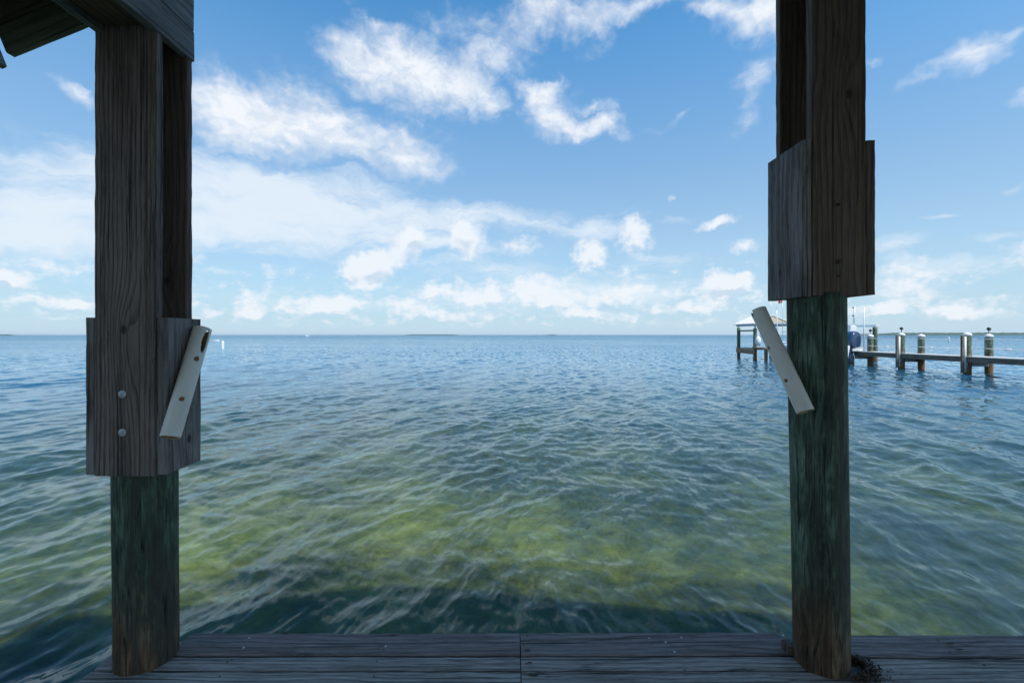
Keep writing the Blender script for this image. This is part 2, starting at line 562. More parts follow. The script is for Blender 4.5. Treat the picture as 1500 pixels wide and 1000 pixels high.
# slow warping keeps the crests from being ruler-straight
WX = XX + 0.10 * np.sin(YY * 1.7 + 0.6 * XX) + 0.05 * np.sin(YY * 3.9 - 1.1 * XX + 1.3)
WY = YY + 0.12 * np.sin(XX * 1.3 + 0.4 * YY + 2.0)
for lam, ang, slope, ph in comps:
    k = 2 * math.pi / lam
    kx, ky = k * math.cos(ang), k * math.sin(ang)
    res = np.maximum(np.abs(np.cos(AA) * math.sin(ang) + np.sin(AA) * math.cos(ang)) * dr, da_)
    att = np.clip((lam / res - 3.0) / 4.0, 0, 1)
    if att.max() <= 0:
        continue
    th = kx * WX + ky * WY + ph
    a = slope / k
    amp = a * att * patch
    ZZ += amp * np.sin(th)
    DX += amp * math.cos(ang) * np.cos(th) * 0.55
    DY += amp * math.sin(ang) * np.cos(th) * 0.55
edge = np.clip((r1 - RR) / 60.0, 0, 1)
ZZ *= edge
XX = XX + DX * edge
YY = YY + DY * edge
co3 = np.stack([XX, YY, ZZ], -1).reshape(-1, 3)
idx = np.arange(NR * NA).reshape(NR, NA)
quads = np.stack([idx[:-1, :-1], idx[:-1, 1:], idx[1:, 1:], idx[1:, :-1]], -1).reshape(-1, 4)
# far sheet: rings from the wave field out to the horizon, and the rest of the circle around the dock
far_r = [r1, 500, 900, 1800, 4000, 8000, 14000]
far_v = []
NB = 96
for r in far_r:
    for t in np.radians(np.linspace(-64, 64, NB)):
        far_v.append((r * math.sin(t), r * math.cos(t), 0))
base = len(co3)
fq = []
for i in range(len(far_r) - 1):
    for j in range(NB - 1):
        a = base + i * NB + j
        fq.append((a, a + NB, a + NB + 1, a + 1)[::-1])
b2 = base + len(far_v)
side_t = np.radians(np.linspace(64, 296, 60))
side_r = [r0, 4, 12, 40, 150, 600, 3000, 14000]
for r in side_r:
    for t in side_t:
        far_v.append((r * math.sin(t), r * math.cos(t), 0))
for i in range(len(side_r) - 1):
    for j in range(len(side_t) - 1):
        a = b2 + i * 60 + j
        fq.append((a, a + 60, a + 61, a + 1)[::-1])
allv = np.concatenate([co3, np.array(far_v)], 0)
allq = np.concatenate([quads, np.array(fq)], 0)
me = bpy.data.meshes.new('water')
me.vertices.add(len(allv))
me.vertices.foreach_set('co', allv.astype(np.float32).ravel())
me.loops.add(len(allq) * 4)
me.loops.foreach_set('vertex_index', allq.astype(np.int32).ravel())
me.polygons.add(len(allq))
me.polygons.foreach_set('loop_start', np.arange(0, len(allq) * 4, 4, dtype=np.int32))
me.polygons.foreach_set('loop_total', np.full(len(allq), 4, dtype=np.int32))
me.polygons.foreach_set('use_smooth', np.ones(len(allq), dtype=bool))
me.update(calc_edges=True)
me.validate()

wm, nt, out = new_mat('sea_water')
geo = nt.new('ShaderNodeNewGeometry')
pos = geo.outputs['Position']
dist = nt.vec('LENGTH', nt.vec('MULTIPLY', pos, (1, 1, 0)))
rot = nt.mapping(pos, rot=(0, 0, math.radians(14)))
n1 = nt.noise(nt.vec('MULTIPLY', rot, (1.0, 0.30, 1)), 24.0, 3, 0.6, 0.3, color=True)       # ripples of a few cm
n2 = nt.noise(nt.vec('MULTIPLY', rot, (1.0, 0.45, 1)), 3.2, 4, 0.62, 0.3, color=True)        # chop the mesh leaves out far off
n3 = nt.noise(nt.vec('MULTIPLY', pos, (0.012, 0.035, 1)), 1.0, 4, 0.6)                       # gusts
k1 = nt.mrange(dist, 4, 60, 0.18, 0.36)
k2 = nt.math('ADD', nt.mrange(dist, 8, 70, 0.10, 1.3), nt.mrange(dist, 60, 400, 0.0, 1.8))
k2 = nt.math('MULTIPLY', k2, nt.mrange(n3, 0.3, 0.7, 0.6, 1.4))
v1 = nt.vec('SCALE', nt.vec('MULTIPLY', nt.vec('SUBTRACT', n1, (.5, .5, .5)), (1, 1, 0)), scale=k1)
v2 = nt.vec('SCALE', nt.vec('MULTIPLY', nt.vec('SUBTRACT', n2, (.5, .5, .5)), (1, 1, 0)), scale=k2)
nrm = nt.vec('NORMALIZE', nt.vec('ADD', geo.outputs['Normal'], nt.vec('ADD', v1, v2)))
fr = nt.new('ShaderNodeFresnel')
fr.inputs['IOR'].default_value = 1.333
nt.put(fr.inputs['Normal'], nrm)
gl = nt.new('ShaderNodeBsdfGlossy')
gl.inputs['Roughness'].default_value = 0.03
nt.put(gl.inputs['Color'], (0.80, 0.92, 1.0))
nt.put(gl.inputs['Normal'], nrm)
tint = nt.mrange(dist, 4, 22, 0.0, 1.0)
tr = nt.new('ShaderNodeBsdfTransparent')
nt.put(tr.inputs['Color'], (0.74, 0.88, 0.68))
rf = nt.new('ShaderNodeBsdfRefraction')
rf.inputs['IOR'].default_value = 1.333
rf.inputs['Roughness'].default_value = 0.0
nt.put(rf.inputs['Color'], (0.76, 0.90, 0.72))
nt.put(rf.inputs['Normal'], nrm)
df = nt.new('ShaderNodeBsdfDiffuse')                     # light scattered back by the water itself
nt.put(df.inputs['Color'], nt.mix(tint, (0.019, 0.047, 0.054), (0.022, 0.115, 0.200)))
m1 = nt.new('ShaderNodeMixShader')
m1.inputs[0].default_value = 0.50
nt.l.new(tr.outputs[0], m1.inputs[1])
nt.l.new(rf.outputs[0], m1.inputs[2])
m2 = nt.new('ShaderNodeMixShader')
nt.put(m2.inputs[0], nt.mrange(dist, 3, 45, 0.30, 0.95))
nt.l.new(m1.outputs[0], m2.inputs[1])
nt.l.new(df.outputs[0], m2.inputs[2])
m3 = nt.new('ShaderNodeMixShader')
nt.l.new(fr.outputs[0], m3.inputs[0])
nt.l.new(m2.outputs[0], m3.inputs[1])
nt.l.new(gl.outputs[0], m3.inputs[2])
nt.l.new(m3.outputs[0], out.inputs['Surface'])
water = link('water', me, wm)
tag(water, 'clear green shallows turning into rippled blue open water', 'water', kind='structure')

# sea bed
bm = bmesh.new()
NXB, NYB = 120, 120
gv = {}
for i in range(NXB + 1):
    for j in range(NYB + 1):
        x = -60 + 120 * i / NXB
        y = -12 + 112 * j / NYB
        z = -0.50 - 0.03 * max(y - 3, 0) - 0.10 * noise.noise(Vector((x * 0.5, y * 0.5, 3))) - 0.12 * noise.noise(Vector((x * .13, y * .13, 1)))
        gv[i, j] = bm.verts.new((x, y, z))
for i in range(NXB):
    for j in range(NYB):
        bm.faces.new((gv[i, j], gv[i + 1, j], gv[i + 1, j + 1], gv[i, j + 1]))
bedm, nt, out = new_mat('sea_bed')
pos = nt.new('ShaderNodeNewGeometry').outputs['Position']
wv = nt.vec('SCALE', nt.vec('SUBTRACT', nt.noise(pos, 2.5, 3, 0.5, color=True), (.5, .5, .5)), scale=0.5)
pw = nt.vec('ADD', pos, wv)
a = nt.noise(nt.vec('MULTIPLY', pw, (0.8, 1.0, 1)), 0.62, 4, 0.6)
b = nt.noise(pw, 4.5, 5, 0.65)
cc = nt.noise(pw, 22, 3, 0.6)
t = nt.math('ADD', nt.math('MULTIPLY', a, 1.15), nt.math('MULTIPLY', b, 0.55))
t = nt.math('SUBTRACT', t, 0.175)
vor = nt.new('ShaderNodeTexVoronoi')
nt.put(vor.inputs['Vector'], pw)
vor.inputs['Scale'].default_value = 5.5
cc = nt.math('ADD', nt.math('MULTIPLY', cc, 0.5), nt.math('MULTIPLY', vor.outputs['Distance'], 0.6))
t = nt.math('ADD', t, nt.math('MULTIPLY', cc, 0.30))
t = nt.math('SUBTRACT', t, 0.05)
bx, by, bz = nt.sep(pw)
# a bright sandy shoal ahead and to the left, weed elsewhere
sh = nt.vec('LENGTH', nt.vec('MULTIPLY', nt.vec('SUBTRACT', pos, (-0.5, 4.6, 0)), (0.34, 0.38, 0)))
shoal = nt.mrange(sh, 0.0, 1.5, 0.07, -0.15)
sh2 = nt.vec('LENGTH', nt.vec('MULTIPLY', nt.vec('SUBTRACT', pos, (-4.6, 5.8, 0)), (0.22, 0.28, 0)))
shoal = nt.math('MAXIMUM', shoal, nt.mrange(sh2, 0.1, 1.8, -0.01, -0.15))
t = nt.math('ADD', t, shoal)
col = nt.ramp(nt.mrange(t, 0.42, 1.06, 0, 1, False), [(0.0, (0.026, 0.035, 0.020)), (0.35, (0.105, 0.115, 0.045)), (0.62, (0.29, 0.275, 0.095)), (1.0, (0.70, 0.63, 0.22))])
principled(nt, out, col, 0.9, spec=0.1)
bed = link('sea_bed', bm_mesh(bm), bedm, smooth=True)
tag(bed, 'olive green shallow bottom seen through the clear water', 'sea bed', kind='structure')

# ------------------------------------------------------------------ materials
GREY = dict(dark=(0.012, 0.010, 0.010), mid=(0.058, 0.039, 0.031), light=(0.23, 0.170, 0.140))
m_post = wood('weathered_post_board', knots=((-0.005, 0.62, 0.05, 0.14, 9.0), (0.022, 0.47, 0.045, 0.20, 10.0)), ring=260, warm_amt=0.4, stain=0.75, lo=0.46, hi=1.12, **GREY)
m_postb = wood('weathered_post_board_brown', (0.013, 0.009, 0.006), (0.058, 0.037, 0.024), (0.165, 0.115, 0.08), ring=170, warm_amt=0.5, stain=0.75, lo=0.44, hi=1.10, knots=((0.04, 0.85, 0.045, 0.15, 9.0), (-0.05, 1.75, 0.04, 0.12, -8.0)))
m_cheek = wood('weathered_cheek_board', (0.012, 0.010, 0.009), (0.062, 0.050, 0.044), (0.26, 0.22, 0.20), ring=110, warm_amt=0.3, bump=0.7, late_amt=0.20, stain=1.1, lo=0.62, hi=1.32, knots=((0.03, 0.12, 0.04, 0.12, 8.0),))
m_beam = wood('weathered_beam', (0.02, 0.02, 0.02), (0.13, 0.125, 0.125), (0.30, 0.30, 0.30), ring=50, warm_amt=0.1, bump=0.9)
m_raft = wood('weathered_rafter', (0.03, 0.026, 0.02), (0.13, 0.115, 0.09), (0.26, 0.24, 0.2), ring=80, warm_amt=0.2)
m_deck = wood('weathered_deck_board', (0.016, 0.013, 0.011), (0.155, 0.115, 0.092), (0.47, 0.385, 0.325), ring=190, late_amt=0.22, warm_amt=0.08, mottled=0.25, bump=0.9)
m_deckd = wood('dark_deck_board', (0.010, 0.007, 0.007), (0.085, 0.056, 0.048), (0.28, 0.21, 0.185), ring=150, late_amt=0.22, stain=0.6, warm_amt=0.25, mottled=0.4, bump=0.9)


def pile_mat(name, z0, dark=1.0, brown_top=0.45, warm=1.0):
    m, nt, out = new_mat(name)
    tc = nt.new('ShaderNodeTexCoord').outputs['Object']
    x, y, z = nt.sep(tc)
    ang = nt.math('ARCTAN2', y, x)
    # grain rings unrolled round the pole
    q = nt.comb(nt.math('MULTIPLY', ang, 1.0), 0.0, z)
    p3 = nt.vec('MULTIPLY', tc, (60, 60, 2.2))
    fine = nt.noise(nt.vec('MULTIPLY', tc, (170, 170, 7)), 1.0, 4, 0.65)
    st = nt.noise(nt.vec('MULTIPLY', tc, (19, 19, 2.2)), 1.0, 5, 0.6, 0.35)
    blot = nt.noise(nt.vec('MULTIPLY', tc, (7, 7, 2.3)), 1.0, 5, 0.62)
    wig = nt.noise(nt.vec('MULTIPLY', tc, (13, 13, 3.0)), 1.0, 3, 0.5)
    w = nt.math('SINE', nt.math('ADD', nt.math('MULTIPLY', st, 38.0), nt.math('MULTIPLY', wig, 26.0)))
    blot2 = nt.noise(nt.vec('MULTIPLY', tc, (16, 16, 7)), 1.0, 5, 0.7)
    t = nt.math('ADD', nt.math('MULTIPLY', fine, 0.42), nt.math('MULTIPLY', blot, 0.60))
    t = nt.math('ADD', t, nt.math('MULTIPLY', nt.math('SUBTRACT', blot2, 0.5), 0.5))
    t = nt.math('ADD', t, nt.math('MULTIPLY', st, 0.28))
    t = nt.math('ADD', t, nt.math('MULTIPLY', w, 0.045))
    D = dark
    col = nt.ramp(nt.mrange(t, 0.42, 0.92, 0, 1, False), [(0.0, (0.012 * D, 0.014 * D, 0.011 * D)), (0.36, (0.052 * D, 0.074 * D, 0.048 * D)), (0.7, (0.125 * D, 0.185 * D, 0.120 * D)), (1.0, (0.30 * D, 0.36 * D, 0.26 * D))])
    # brown, unstained and muddy foot
    bz = nt.math('ADD', z, nt.math('MULTIPLY', nt.math('SUBTRACT', blot, 0.5), 0.55))
    br = nt.mrange(bz, z0 + brown_top * 0.2, z0 + brown_top, 0.92, 0.0)
    bcol = nt.ramp(nt.mrange(t, 0.42, 0.92, 0, 1, False), [(0.0, (0.020 * D, 0.012 * D, 0.007 * D)), (0.5, (0.115 * D, 0.058 * D, 0.028 * D)), (1.0, (0.27 * D, 0.16 * D, 0.085 * D))])
    bcol = nt.vec('MULTIPLY', bcol, (warm, warm ** 0.55, 1.0))
    col = nt.mix(br, col, bcol)
    brn = nt.mrange(nt.noise(nt.vec('MULTIPLY', tc, (12, 12, 1.0)), 1.0, 5, 0.65), 0.49, 0.62, 0.0, 0.8)
    col = nt.mix(brn, col, (0.05 * D, 0.046 * D, 0.036 * D))
    crk = nt.noise(nt.vec('MULTIPLY', tc, (26, 26, 0.8)), 1.0, 3, 0.5)
    crack = nt.mrange(nt.math('ABSOLUTE', nt.math('SUBTRACT', crk, 0.5)), 0.0, 0.016, 1.0, 0.0)
    crack = nt.math('MULTIPLY', crack, nt.mrange(blot, 0.40, 0.50))
    col = nt.mix(nt.math('MULTIPLY', crack, 0.9), col, (0.006, 0.006, 0.006))
    h = nt.math('ADD', nt.math('MULTIPLY', fine, 0.5), nt.math('MULTIPLY', w, 0.22))
    h = nt.math('SUBTRACT', h, nt.math('MULTIPLY', crack, 1.3))
    h = nt.math('ADD', h, nt.math('MULTIPLY', st, 0.6))
    principled(nt, out, col, 0.8, 0, nt.bump(h, 0.8, 0.006), spec=0.3)
    return m


m_pile = pile_mat('green_treated_pile', 0.0, 1.0, 0.50)
m_steel = plain('galvanised_steel', (0.52, 0.53, 0.55), 0.42, 0.85, 0.3, 60)
m_zinc = plain('weathered_zinc', (0.50, 0.51, 0.52), 0.6, 0.25, 0.35, 140)
m_rust = plain('rusty_steel', (0.10, 0.045, 0.02), 0.85, 0.2, 0.5, 90)


def pile_mesh(r_bot, r_top, z0, z1, lean=(0, 0), seed=0, seg=72, step=0.03, wob=0.028):
    """round timber pile; lean = x,y shift of the foot relative to the top"""
    bm = bmesh.new()
    n = int((z1 - z0) / step)
    rings = []
    for i in range(n + 1):
        f = i / n
        z = z0 + (z1 - z0) * f
        ring = []
        for k in range(seg):
            a = 2 * math.pi * k / seg
            r = r_bot + (r_top - r_bot) * f
            q = Vector((math.cos(a) * 1.3, math.sin(a) * 1.3, z * 1.1 + seed * 9))
            q2 = Vector((math.cos(a) * 9, math.sin(a) * 9, z * 1.6 + seed * 5))
            r *= 1 + wob * noise.noise(q) + wob * 0.45 * noise.noise(q2)
            ring.append(bm.verts.new((r * math.cos(a) + lean[0] * (1 - f), r * math.sin(a) + lean[1] * (1 - f), z)))
        rings.append(ring)
    for a_, b_ in zip(rings, rings[1:]):
        for k in range(seg):
            bm.faces.new((a_[k], a_[(k + 1) % seg], b_[(k + 1) % seg], b_[k]))
    bm.faces.new(rings[0][::-1])
    bm.faces.new(rings[-1])
    return bm_mesh(bm, 'pile')


def bolt_mesh(r=0.0165):
    bm = bmesh.new()
    lathe(bm, [(r, 0), (r, 0.0022), (r * 0.95, 0.0028), (r * 0.42, 0.0028), (r * 0.41, 0.0065), (r * 0.36, 0.0075), (r * 0.16, 0.0076), (r * 0.14, 0.0055), (r * 0.02, 0.0055)], 24)
    return bm_mesh(bm)


def facing(dirv, loc):
    q = Vector(dirv).to_track_quat('Z', 'Y')
    return Matrix.Translation(loc) @ q.to_matrix().to_4x4()


# ------------------------------------------------------------------ left post
LP = thing('dock_post', 'weathered timber post with two bolt heads and a knot, standing under the roof beam', 'post', (-1.645, 2.053, DECK), 'timber posts of the boathouse front')
pl = link('piling', pile_mesh(0.1175, 0.1205, -1.35, 1.42, (0.014, 0), 1), m_pile, LP, (-1.653, 2.053, DECK), smooth=True)
ZB, ZT = 1.452, 2.118
front = board('post_board', LP, m_post, 0.262, 0.040, 3.60 - ZB, UP(-1.640, 1.950, ZB), 11)
back = board('post_board', LP, m_postb, 0.262, 0.040, 3.60 - ZB, UP(-1.640, 2.131, ZB), 12)
board('cheek_board', LP, m_cheek, 0.220, 0.038, ZT - ZB, SIDE(-1.4885, 2.042, ZB + .006), 13)
board('cheek_board', LP, m_cheek, 0.220, 0.038, ZT - ZB, SIDE(-1.7915, 2.042, ZB + .006), 14)
board('core_block', LP, m_postb, 0.21, 0.120, ZT - ZB - 0.12, UP(-1.640, 2.040, ZB + 0.10), 15)
for py in (577, 633):
    link('bolt_head', bolt_mesh(), m_zinc, LP, mtx=facing((0, -1, 0), (wx(180, 1.93), 1.9285, wz(py, 1.93))), smooth=True)

# ------------------------------------------------------------------ right post
RP = thing('dock_post', 'timber post with high boxed sleeve on a long green pile, dirt at its foot', 'post', (1.380, 2.03, DECK), 'timber posts of the boathouse front')
link('piling', pile_mesh(0.1045, 0.1125, -1.35, 2.19 - DECK + .04, (0.040, 0.0), 2), m_pile, RP, (1.352, 2.025, DECK), smooth=True)
ZB2, ZT2 = 2.216, 2.877
board('post_board', RP, m_postb, 0.228, 0.045, 4.25 - ZB2, UP(1.381, 1.9435, ZB2), 21)
board('post_board', RP, m_postb, 0.228, 0.040, 4.25 - ZB2, UP(1.381, 2.170, ZB2), 22)
board('cheek_board', RP, m_cheek, 0.266, 0.038, ZT2 - ZB2, SIDE(1.2465, 2.054, ZB2 - .004), 23)
board('cheek_board', RP, m_postb, 0.266, 0.038, ZT2 - ZB2 - .01, SIDE(1.5155, 2.054, ZB2 + .004), 24)
board('core_block', RP, m_postb, 0.19, 0.150, ZT2 - ZB2 - 0.12, UP(1.381, 2.056, ZB2 + 0.03), 25)
for py, rr_ in ((300, .008), (383, .011), (404, .005)):
    link('bolt_head', bolt_mesh(rr_), m_rust, RP, mtx=facing((0, -1, 0), (wx(1228, 1.921), 1.9195, wz(py, 1.921))), smooth=True)
link('wedge', bm_mesh((lambda b: (add_box(b, (0, 0, 0), (0.035, 0.06, 0.04), bevel=0.006), b)[1])(bmesh.new())), m_postb, RP, (1.266, 2.085, DECK + 0.022))

# ------------------------------------------------------------------ plastic rod holders
pvc, nt, out = new_mat('aged_white_plastic')
tc = nt.new('ShaderNodeTexCoord').outputs['Object']
n = nt.noise(nt.vec('MULTIPLY', tc, (20, 20, 5)), 1.0, 5, 0.6)
n2 = nt.noise(tc, 160, 3, 0.6)
col = nt.mix(nt.mrange(n, 0.45, 0.75, 0, 0.5), (0.86, 0.75, 0.63), (0.66, 0.54, 0.42))
col = nt.mix(nt.mrange(n2, 0.62, 0.75, 0, 0.5), col, (0.30, 0.25, 0.2))
principled(nt, out, col, 0.42, spec=0.4)
pvc_in = plain('dirty_tube_inside', (0.50, 0.30, 0.15), 0.8, 0, 0.4, 30)


def rod_holder(name, a, b, r, holes, label, slot=None):
    """open plastic tube from a (foot) to b (top); holes = (angle, position along, radius)"""
    a, b = Vector(a), Vector(b)
    L = (b - a).length
    seg, n = 96, int(L / 0.0032)
    bm = bmesh.new()
    rings = [[bm.verts.new((r * math.cos(2 * math.pi * k / seg), r * math.sin(2 * math.pi * k / seg), L * i / n)) for k in range(seg)] for i in range(n + 1)]
    for i in range(n):
        for k in range(seg):
            ac = 2 * math.pi * (k + .5) / seg
            zc = L * (i + .5) / n
            cut = False
            for (ha, hz, hr) in holes:
                dd = (ac - ha + math.pi) % (2 * math.pi) - math.pi
                if (dd * r) ** 2 + (zc - hz) ** 2 < hr * hr:
                    cut = True
            if slot:
                sa, sw, sl_ = slot[:3]
                dd = abs((ac - sa + math.pi) % (2 * math.pi) - math.pi) * r
                zz_ = L - zc
                if len(slot) == 4:                      # closed oval slot below the rim
                    if (dd / sw) ** 2 + ((zz_ - slot[3]) / sl_) ** 2 < 1:
                        cut = True
                elif zz_ < sl_ and dd < sw * (1 - (zz_ / sl_) ** 3):
                    cut = True
            if not cut:
                bm.faces.new((rings[i][k], rings[i][(k + 1) % seg], rings[i + 1][(k + 1) % seg], rings[i + 1][k]))
    for v in [v for v in bm.verts if not v.link_faces]:
        bm.verts.remove(v)
    me_ = bm_mesh(bm)
    z = (b - a).normalized()
    x = Vector((0, -1, 0)) - z * z.dot(Vector((0, -1, 0)))    # local +X looks towards the walkway
    x.normalize()
    y = z.cross(x)
    o = link(name, me_, [pvc, pvc_in], None, mtx=basis(x, y, z, a), smooth=True)
    s = o.modifiers.new('wall', 'SOLIDIFY')
    s.thickness = 0.0045
    s.offset = -1
    s.material_offset = 1
    s.material_offset_rim = 0
    tag(o, label, 'rod holder', 'white plastic rod holders')
    return o


rh1 = rod_holder('rod_holder', (-1.4305, 1.905, 1.622), (-1.4305, 2.105, 2.078), 0.0375,
                 [(math.radians(38), 0.157, 0.0105), (math.radians(54), 0.342, 0.0115)],
                 'slotted white plastic rod holder with brown holes on the timber post with bolt heads',
                 slot=(math.radians(74), 0.0135, 0.056, 0.066))
rh2 = rod_holder('rod_holder', (1.2340, 1.915, 1.728), (1.1460, 2.120, 2.166), 0.0345,
                 [(math.radians(-62), 0.14, 0.009), (math.radians(-80), 0.30, 0.008)],
                 'plain white plastic rod holder leaning out from the green pile, open end below',
                 slot=(math.radians(-100), 0.016, 0.035))
m_plug = plain('rust_brown_screw', (0.34, 0.15, 0.06), 0.85, 0.0, 0.5, 120)
for o, r, holes in ((rh1, 0.0375, ((38, 0.157, 0.0105), (54, 0.342, 0.0115))), (rh2, 0.0345, ((-62, 0.14, 0.009), (-80, 0.30, 0.008)))):
    for (ha, hz_, hr) in holes:                          # rusted screw heads sunk in the holes
        sb = bmesh.new()
        k_ = hr * 1.15
        lathe(sb, [(k_, -0.002), (k_, 0.0), (k_ * .8, 0.0012), (k_ * .3, 0.0012), (k_ * .25, 0.0002), (k_ * .05, 0.0002)], 16)
        ca, sa = math.cos(math.radians(ha)), math.sin(math.radians(ha))
        dv = Vector((ca, sa, 0))
        link('screw', bm_mesh(sb), m_plug, o, mtx=world_of(o) @ facing(dv, dv * (r - 0.0058) + Vector((0, 0, hz_))), smooth=True)

# ------------------------------------------------------------------ deck
deck = thing('dock_deck', 'weathered grey plank deck at the feet of the two timber posts', 'deck', (0.5, 1.0, DECK))
rows = [(2.212, 2.062, 0), (2.055, 1.973, 1)]
y = 1.966
while y > -1.2:
    rows.append((y, y - 0.139, 2))
    y -= 0.145
T = 0.038
LX, RX = -1.812, 3.6


def deck_board(x0, x1, yf, yb, mat, seed, dz=0.0, rot=0.0):
    w = yf - yb
    M = Matrix.Translation((x0, (yf + yb) / 2, DECK - T / 2 + dz)) @ Matrix.Rotation(rot, 4, 'Z') @ ALONGX(0, 0, 0)
    return board('deck_board', deck, mat, w, T, x1 - x0, M, seed, jit=0.0020, ch=0.005)


for i, (yf, yb, kind) in enumerate(rows):
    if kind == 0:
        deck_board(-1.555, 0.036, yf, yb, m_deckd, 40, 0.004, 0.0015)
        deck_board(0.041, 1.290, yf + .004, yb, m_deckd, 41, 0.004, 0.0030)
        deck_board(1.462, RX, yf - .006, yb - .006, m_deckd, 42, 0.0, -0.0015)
    else:
        j = 0.0385 + (0.0 if i < 6 else random.uniform(-.8, .8))
        lx = LX + random.uniform(-.004, .004)
        if kind == 1:
            deck_board(-1.565, j - 0.002, yf, yb, m_deck, 50, 0.0, 0.0)
            deck_board(j + 0.002, 1.305, yf, yb, m_deck, 51, 0.0, 0.002)
            deck_board(1.445, RX, yf - .008, yb - .008, m_deck, 52, -0.002)
            deck_board(LX, -1.715, yf, yb, m_deck, 53)
        elif i == 2:
            deck_board(lx, j - 0.002, yf - .002, yb, m_deck, 60 + i)
            deck_board(j + 0.002, 3.6, yf - 0.002, yb, m_deck, 80 + i, 0.001, 0.0005)
        else:
            deck_board(lx, j - 0.0025, yf, yb, m_deck, 60 + i)
            deck_board(j + 0.0025, RX, yf, yb, m_deck, 80 + i)
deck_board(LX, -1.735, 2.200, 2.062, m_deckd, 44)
board('stringer', deck, m_postb, 0.235, 0.045, RX - LX, basis((0, 0, 1), (0, -1, 0), (1, 0, 0), (LX, 2.165, DECK - T - 0.119)), 91)
board('stringer', deck, m_postb, 0.235, 0.045, 3.4, basis((0, 0, 1), (1, 0, 0), (0, 1, 0), (LX + .03, -1.25, DECK - T - 0.119)), 92)
board('stringer', deck, m_postb, 0.235, 0.045, 3.36, basis((0, 0, 1), (1, 0, 0), (0, 1, 0), (0.04, -1.25, DECK - T - 0.119)), 93)

nail_bm = bmesh.new()
lathe(nail_bm, [(0.0050, 0), (0.0050, 0.0006), (0.0035, 0.0012), (0.0008, 0.0014)], 12)
nail_me = bm_mesh(nail_bm)
nail_me.polygons.foreach_set('use_smooth', [True] * len(nail_me.polygons))
rust_bm = bmesh.new()
lathe(rust_bm, [(0.0045, 0), (0.0045, 0.0006), (0.0030, 0.0010), (0.0008, 0.0012)], 12)
rust_me = bm_mesh(rust_bm)
nail_me.materials.append(m_steel)
rust_me.materials.append(m_rust)
m_stain, nt, out = new_mat('rust_stain')
tc = nt.new('ShaderNodeTexCoord').outputs['Object']
rn = nt.noise(nt.vec('MULTIPLY', tc, (40, 90, 1)), 1.0, 4, 0.6)
e = nt.vec('LENGTH', tc)
principled(nt, out, nt.ramp(rn, [(0.3, (0.02, 0.012, 0.008)), (0.7, (0.10, 0.042, 0.018))]), 0.9)


def nail(px, py, rusty=False):
    Y = F * (HC - DECK) / (py - HZ)
    if Y > 2.055:
        z = DECK + 0.0035
    else:
        z = DECK - 0.0003
    o = bpy.data.objects.new('nail_head', rust_me if rusty else nail_me)
    C.objects.link(o)
    place(o, Matrix.Translation((wx(px, Y), Y, z)), deck)


for px, py in ((300, 931.5), (365, 935), (357, 949), (565, 947), (951, 935), (975, 941), (998, 934), (988, 955), (1147, 931)):
    nail(px, py)
for px, py in ((333, 969), (340, 966), (552, 968), (562, 952), (772, 932), (773, 953), (765, 955), (771, 971), (1003, 981), (1003, 986), (765, 985), (548, 990), (322, 990),
               (1374, 938), (1392, 955), (1427, 963), (1442, 973), (1468, 988)):
    nail(px, py, True)
# rust bleeding out of old nails on the board ends
for px, py, sx, sy in ((782, 989, .022, .007), (772, 954, .014, .006), (776, 971, .012, .004), (1392, 944, .02, .006), (1405, 953, .018, .005), (418, 929, .02, .004), (575, 932, .015, .005)):
    Y = F * (HC - DECK) / (py - HZ)
    bm = bmesh.new()
    vs = []
    for k in range(18):
        q = 2 * math.pi * k / 18
        rq = 1 + 0.35 * noise.noise(Vector((math.cos(q) * 1.5, math.sin(q) * 1.5, px)))
        vs.append(bm.verts.new((sx * rq * math.cos(q), sy * rq * math.sin(q), 0)))
    bm.faces.new(vs)
    link('rust_stain', bm_mesh(bm), m_stain, deck, (wx(px, Y), Y, DECK + (0.0082 if Y > 2.055 else 0.0042)))

# dirt and shells heaped against the foot of the right pile
bm = bmesh.new()
rnd = random.Random(3)
for i in range(760):
    t = abs(rnd.gauss(0, 1))
    a_ = rnd.uniform(-1.5, 0.9)
    rad = 0.080 + 0.045 * t * rnd.random()
    cx = 1.405 + rad * math.cos(a_) * 1.25 + 0.02
    cy = 1.985 + rad * math.sin(a_) * 0.75 - .01
    s = rnd.uniform(0.002, 0.0065) * (1.2 - min(t, 2) * 0.3)
    hmax = max(0.0, 0.030 - 0.3 * max(0, rad - 0.09))
    M = Matrix.Translation((cx, cy, DECK + 0.003 + rnd.random() * hmax)) @ Matrix.Rotation(rnd.random() * 6, 4, Vector((rnd.random(), rnd.random(), 1)).normalized()) @ Matrix.Diagonal((s * 1.4, s, s * 0.7, 1))
    r = bmesh.ops.create_icosphere(bm, subdivisions=1, radius=1.0)
    for v in r['verts']:
        v.co *= rnd.uniform(0.75, 1.15)
    bmesh.ops.transform(bm, matrix=M, verts=r['verts'])
m_dirt = plain('crumbly_dirt', (0.085, 0.055, 0.034), 0.95, 0, 0.6, 60)
dirt = link('dirt_heap', bm_mesh(bm), m_dirt)
tag(dirt, 'dark crumbly dirt heaped on the planks at the pile foot', 'dirt', kind='stuff')

# ------------------------------------------------------------------ boathouse roof (its front-left corner is what the photo shows)
roof = thing('boathouse_roof', 'dark timber roof with stacked beam and sloping rafter above the bolted post', 'roof', (-1.64, 1.9, 3.34))
BZ = 3.338
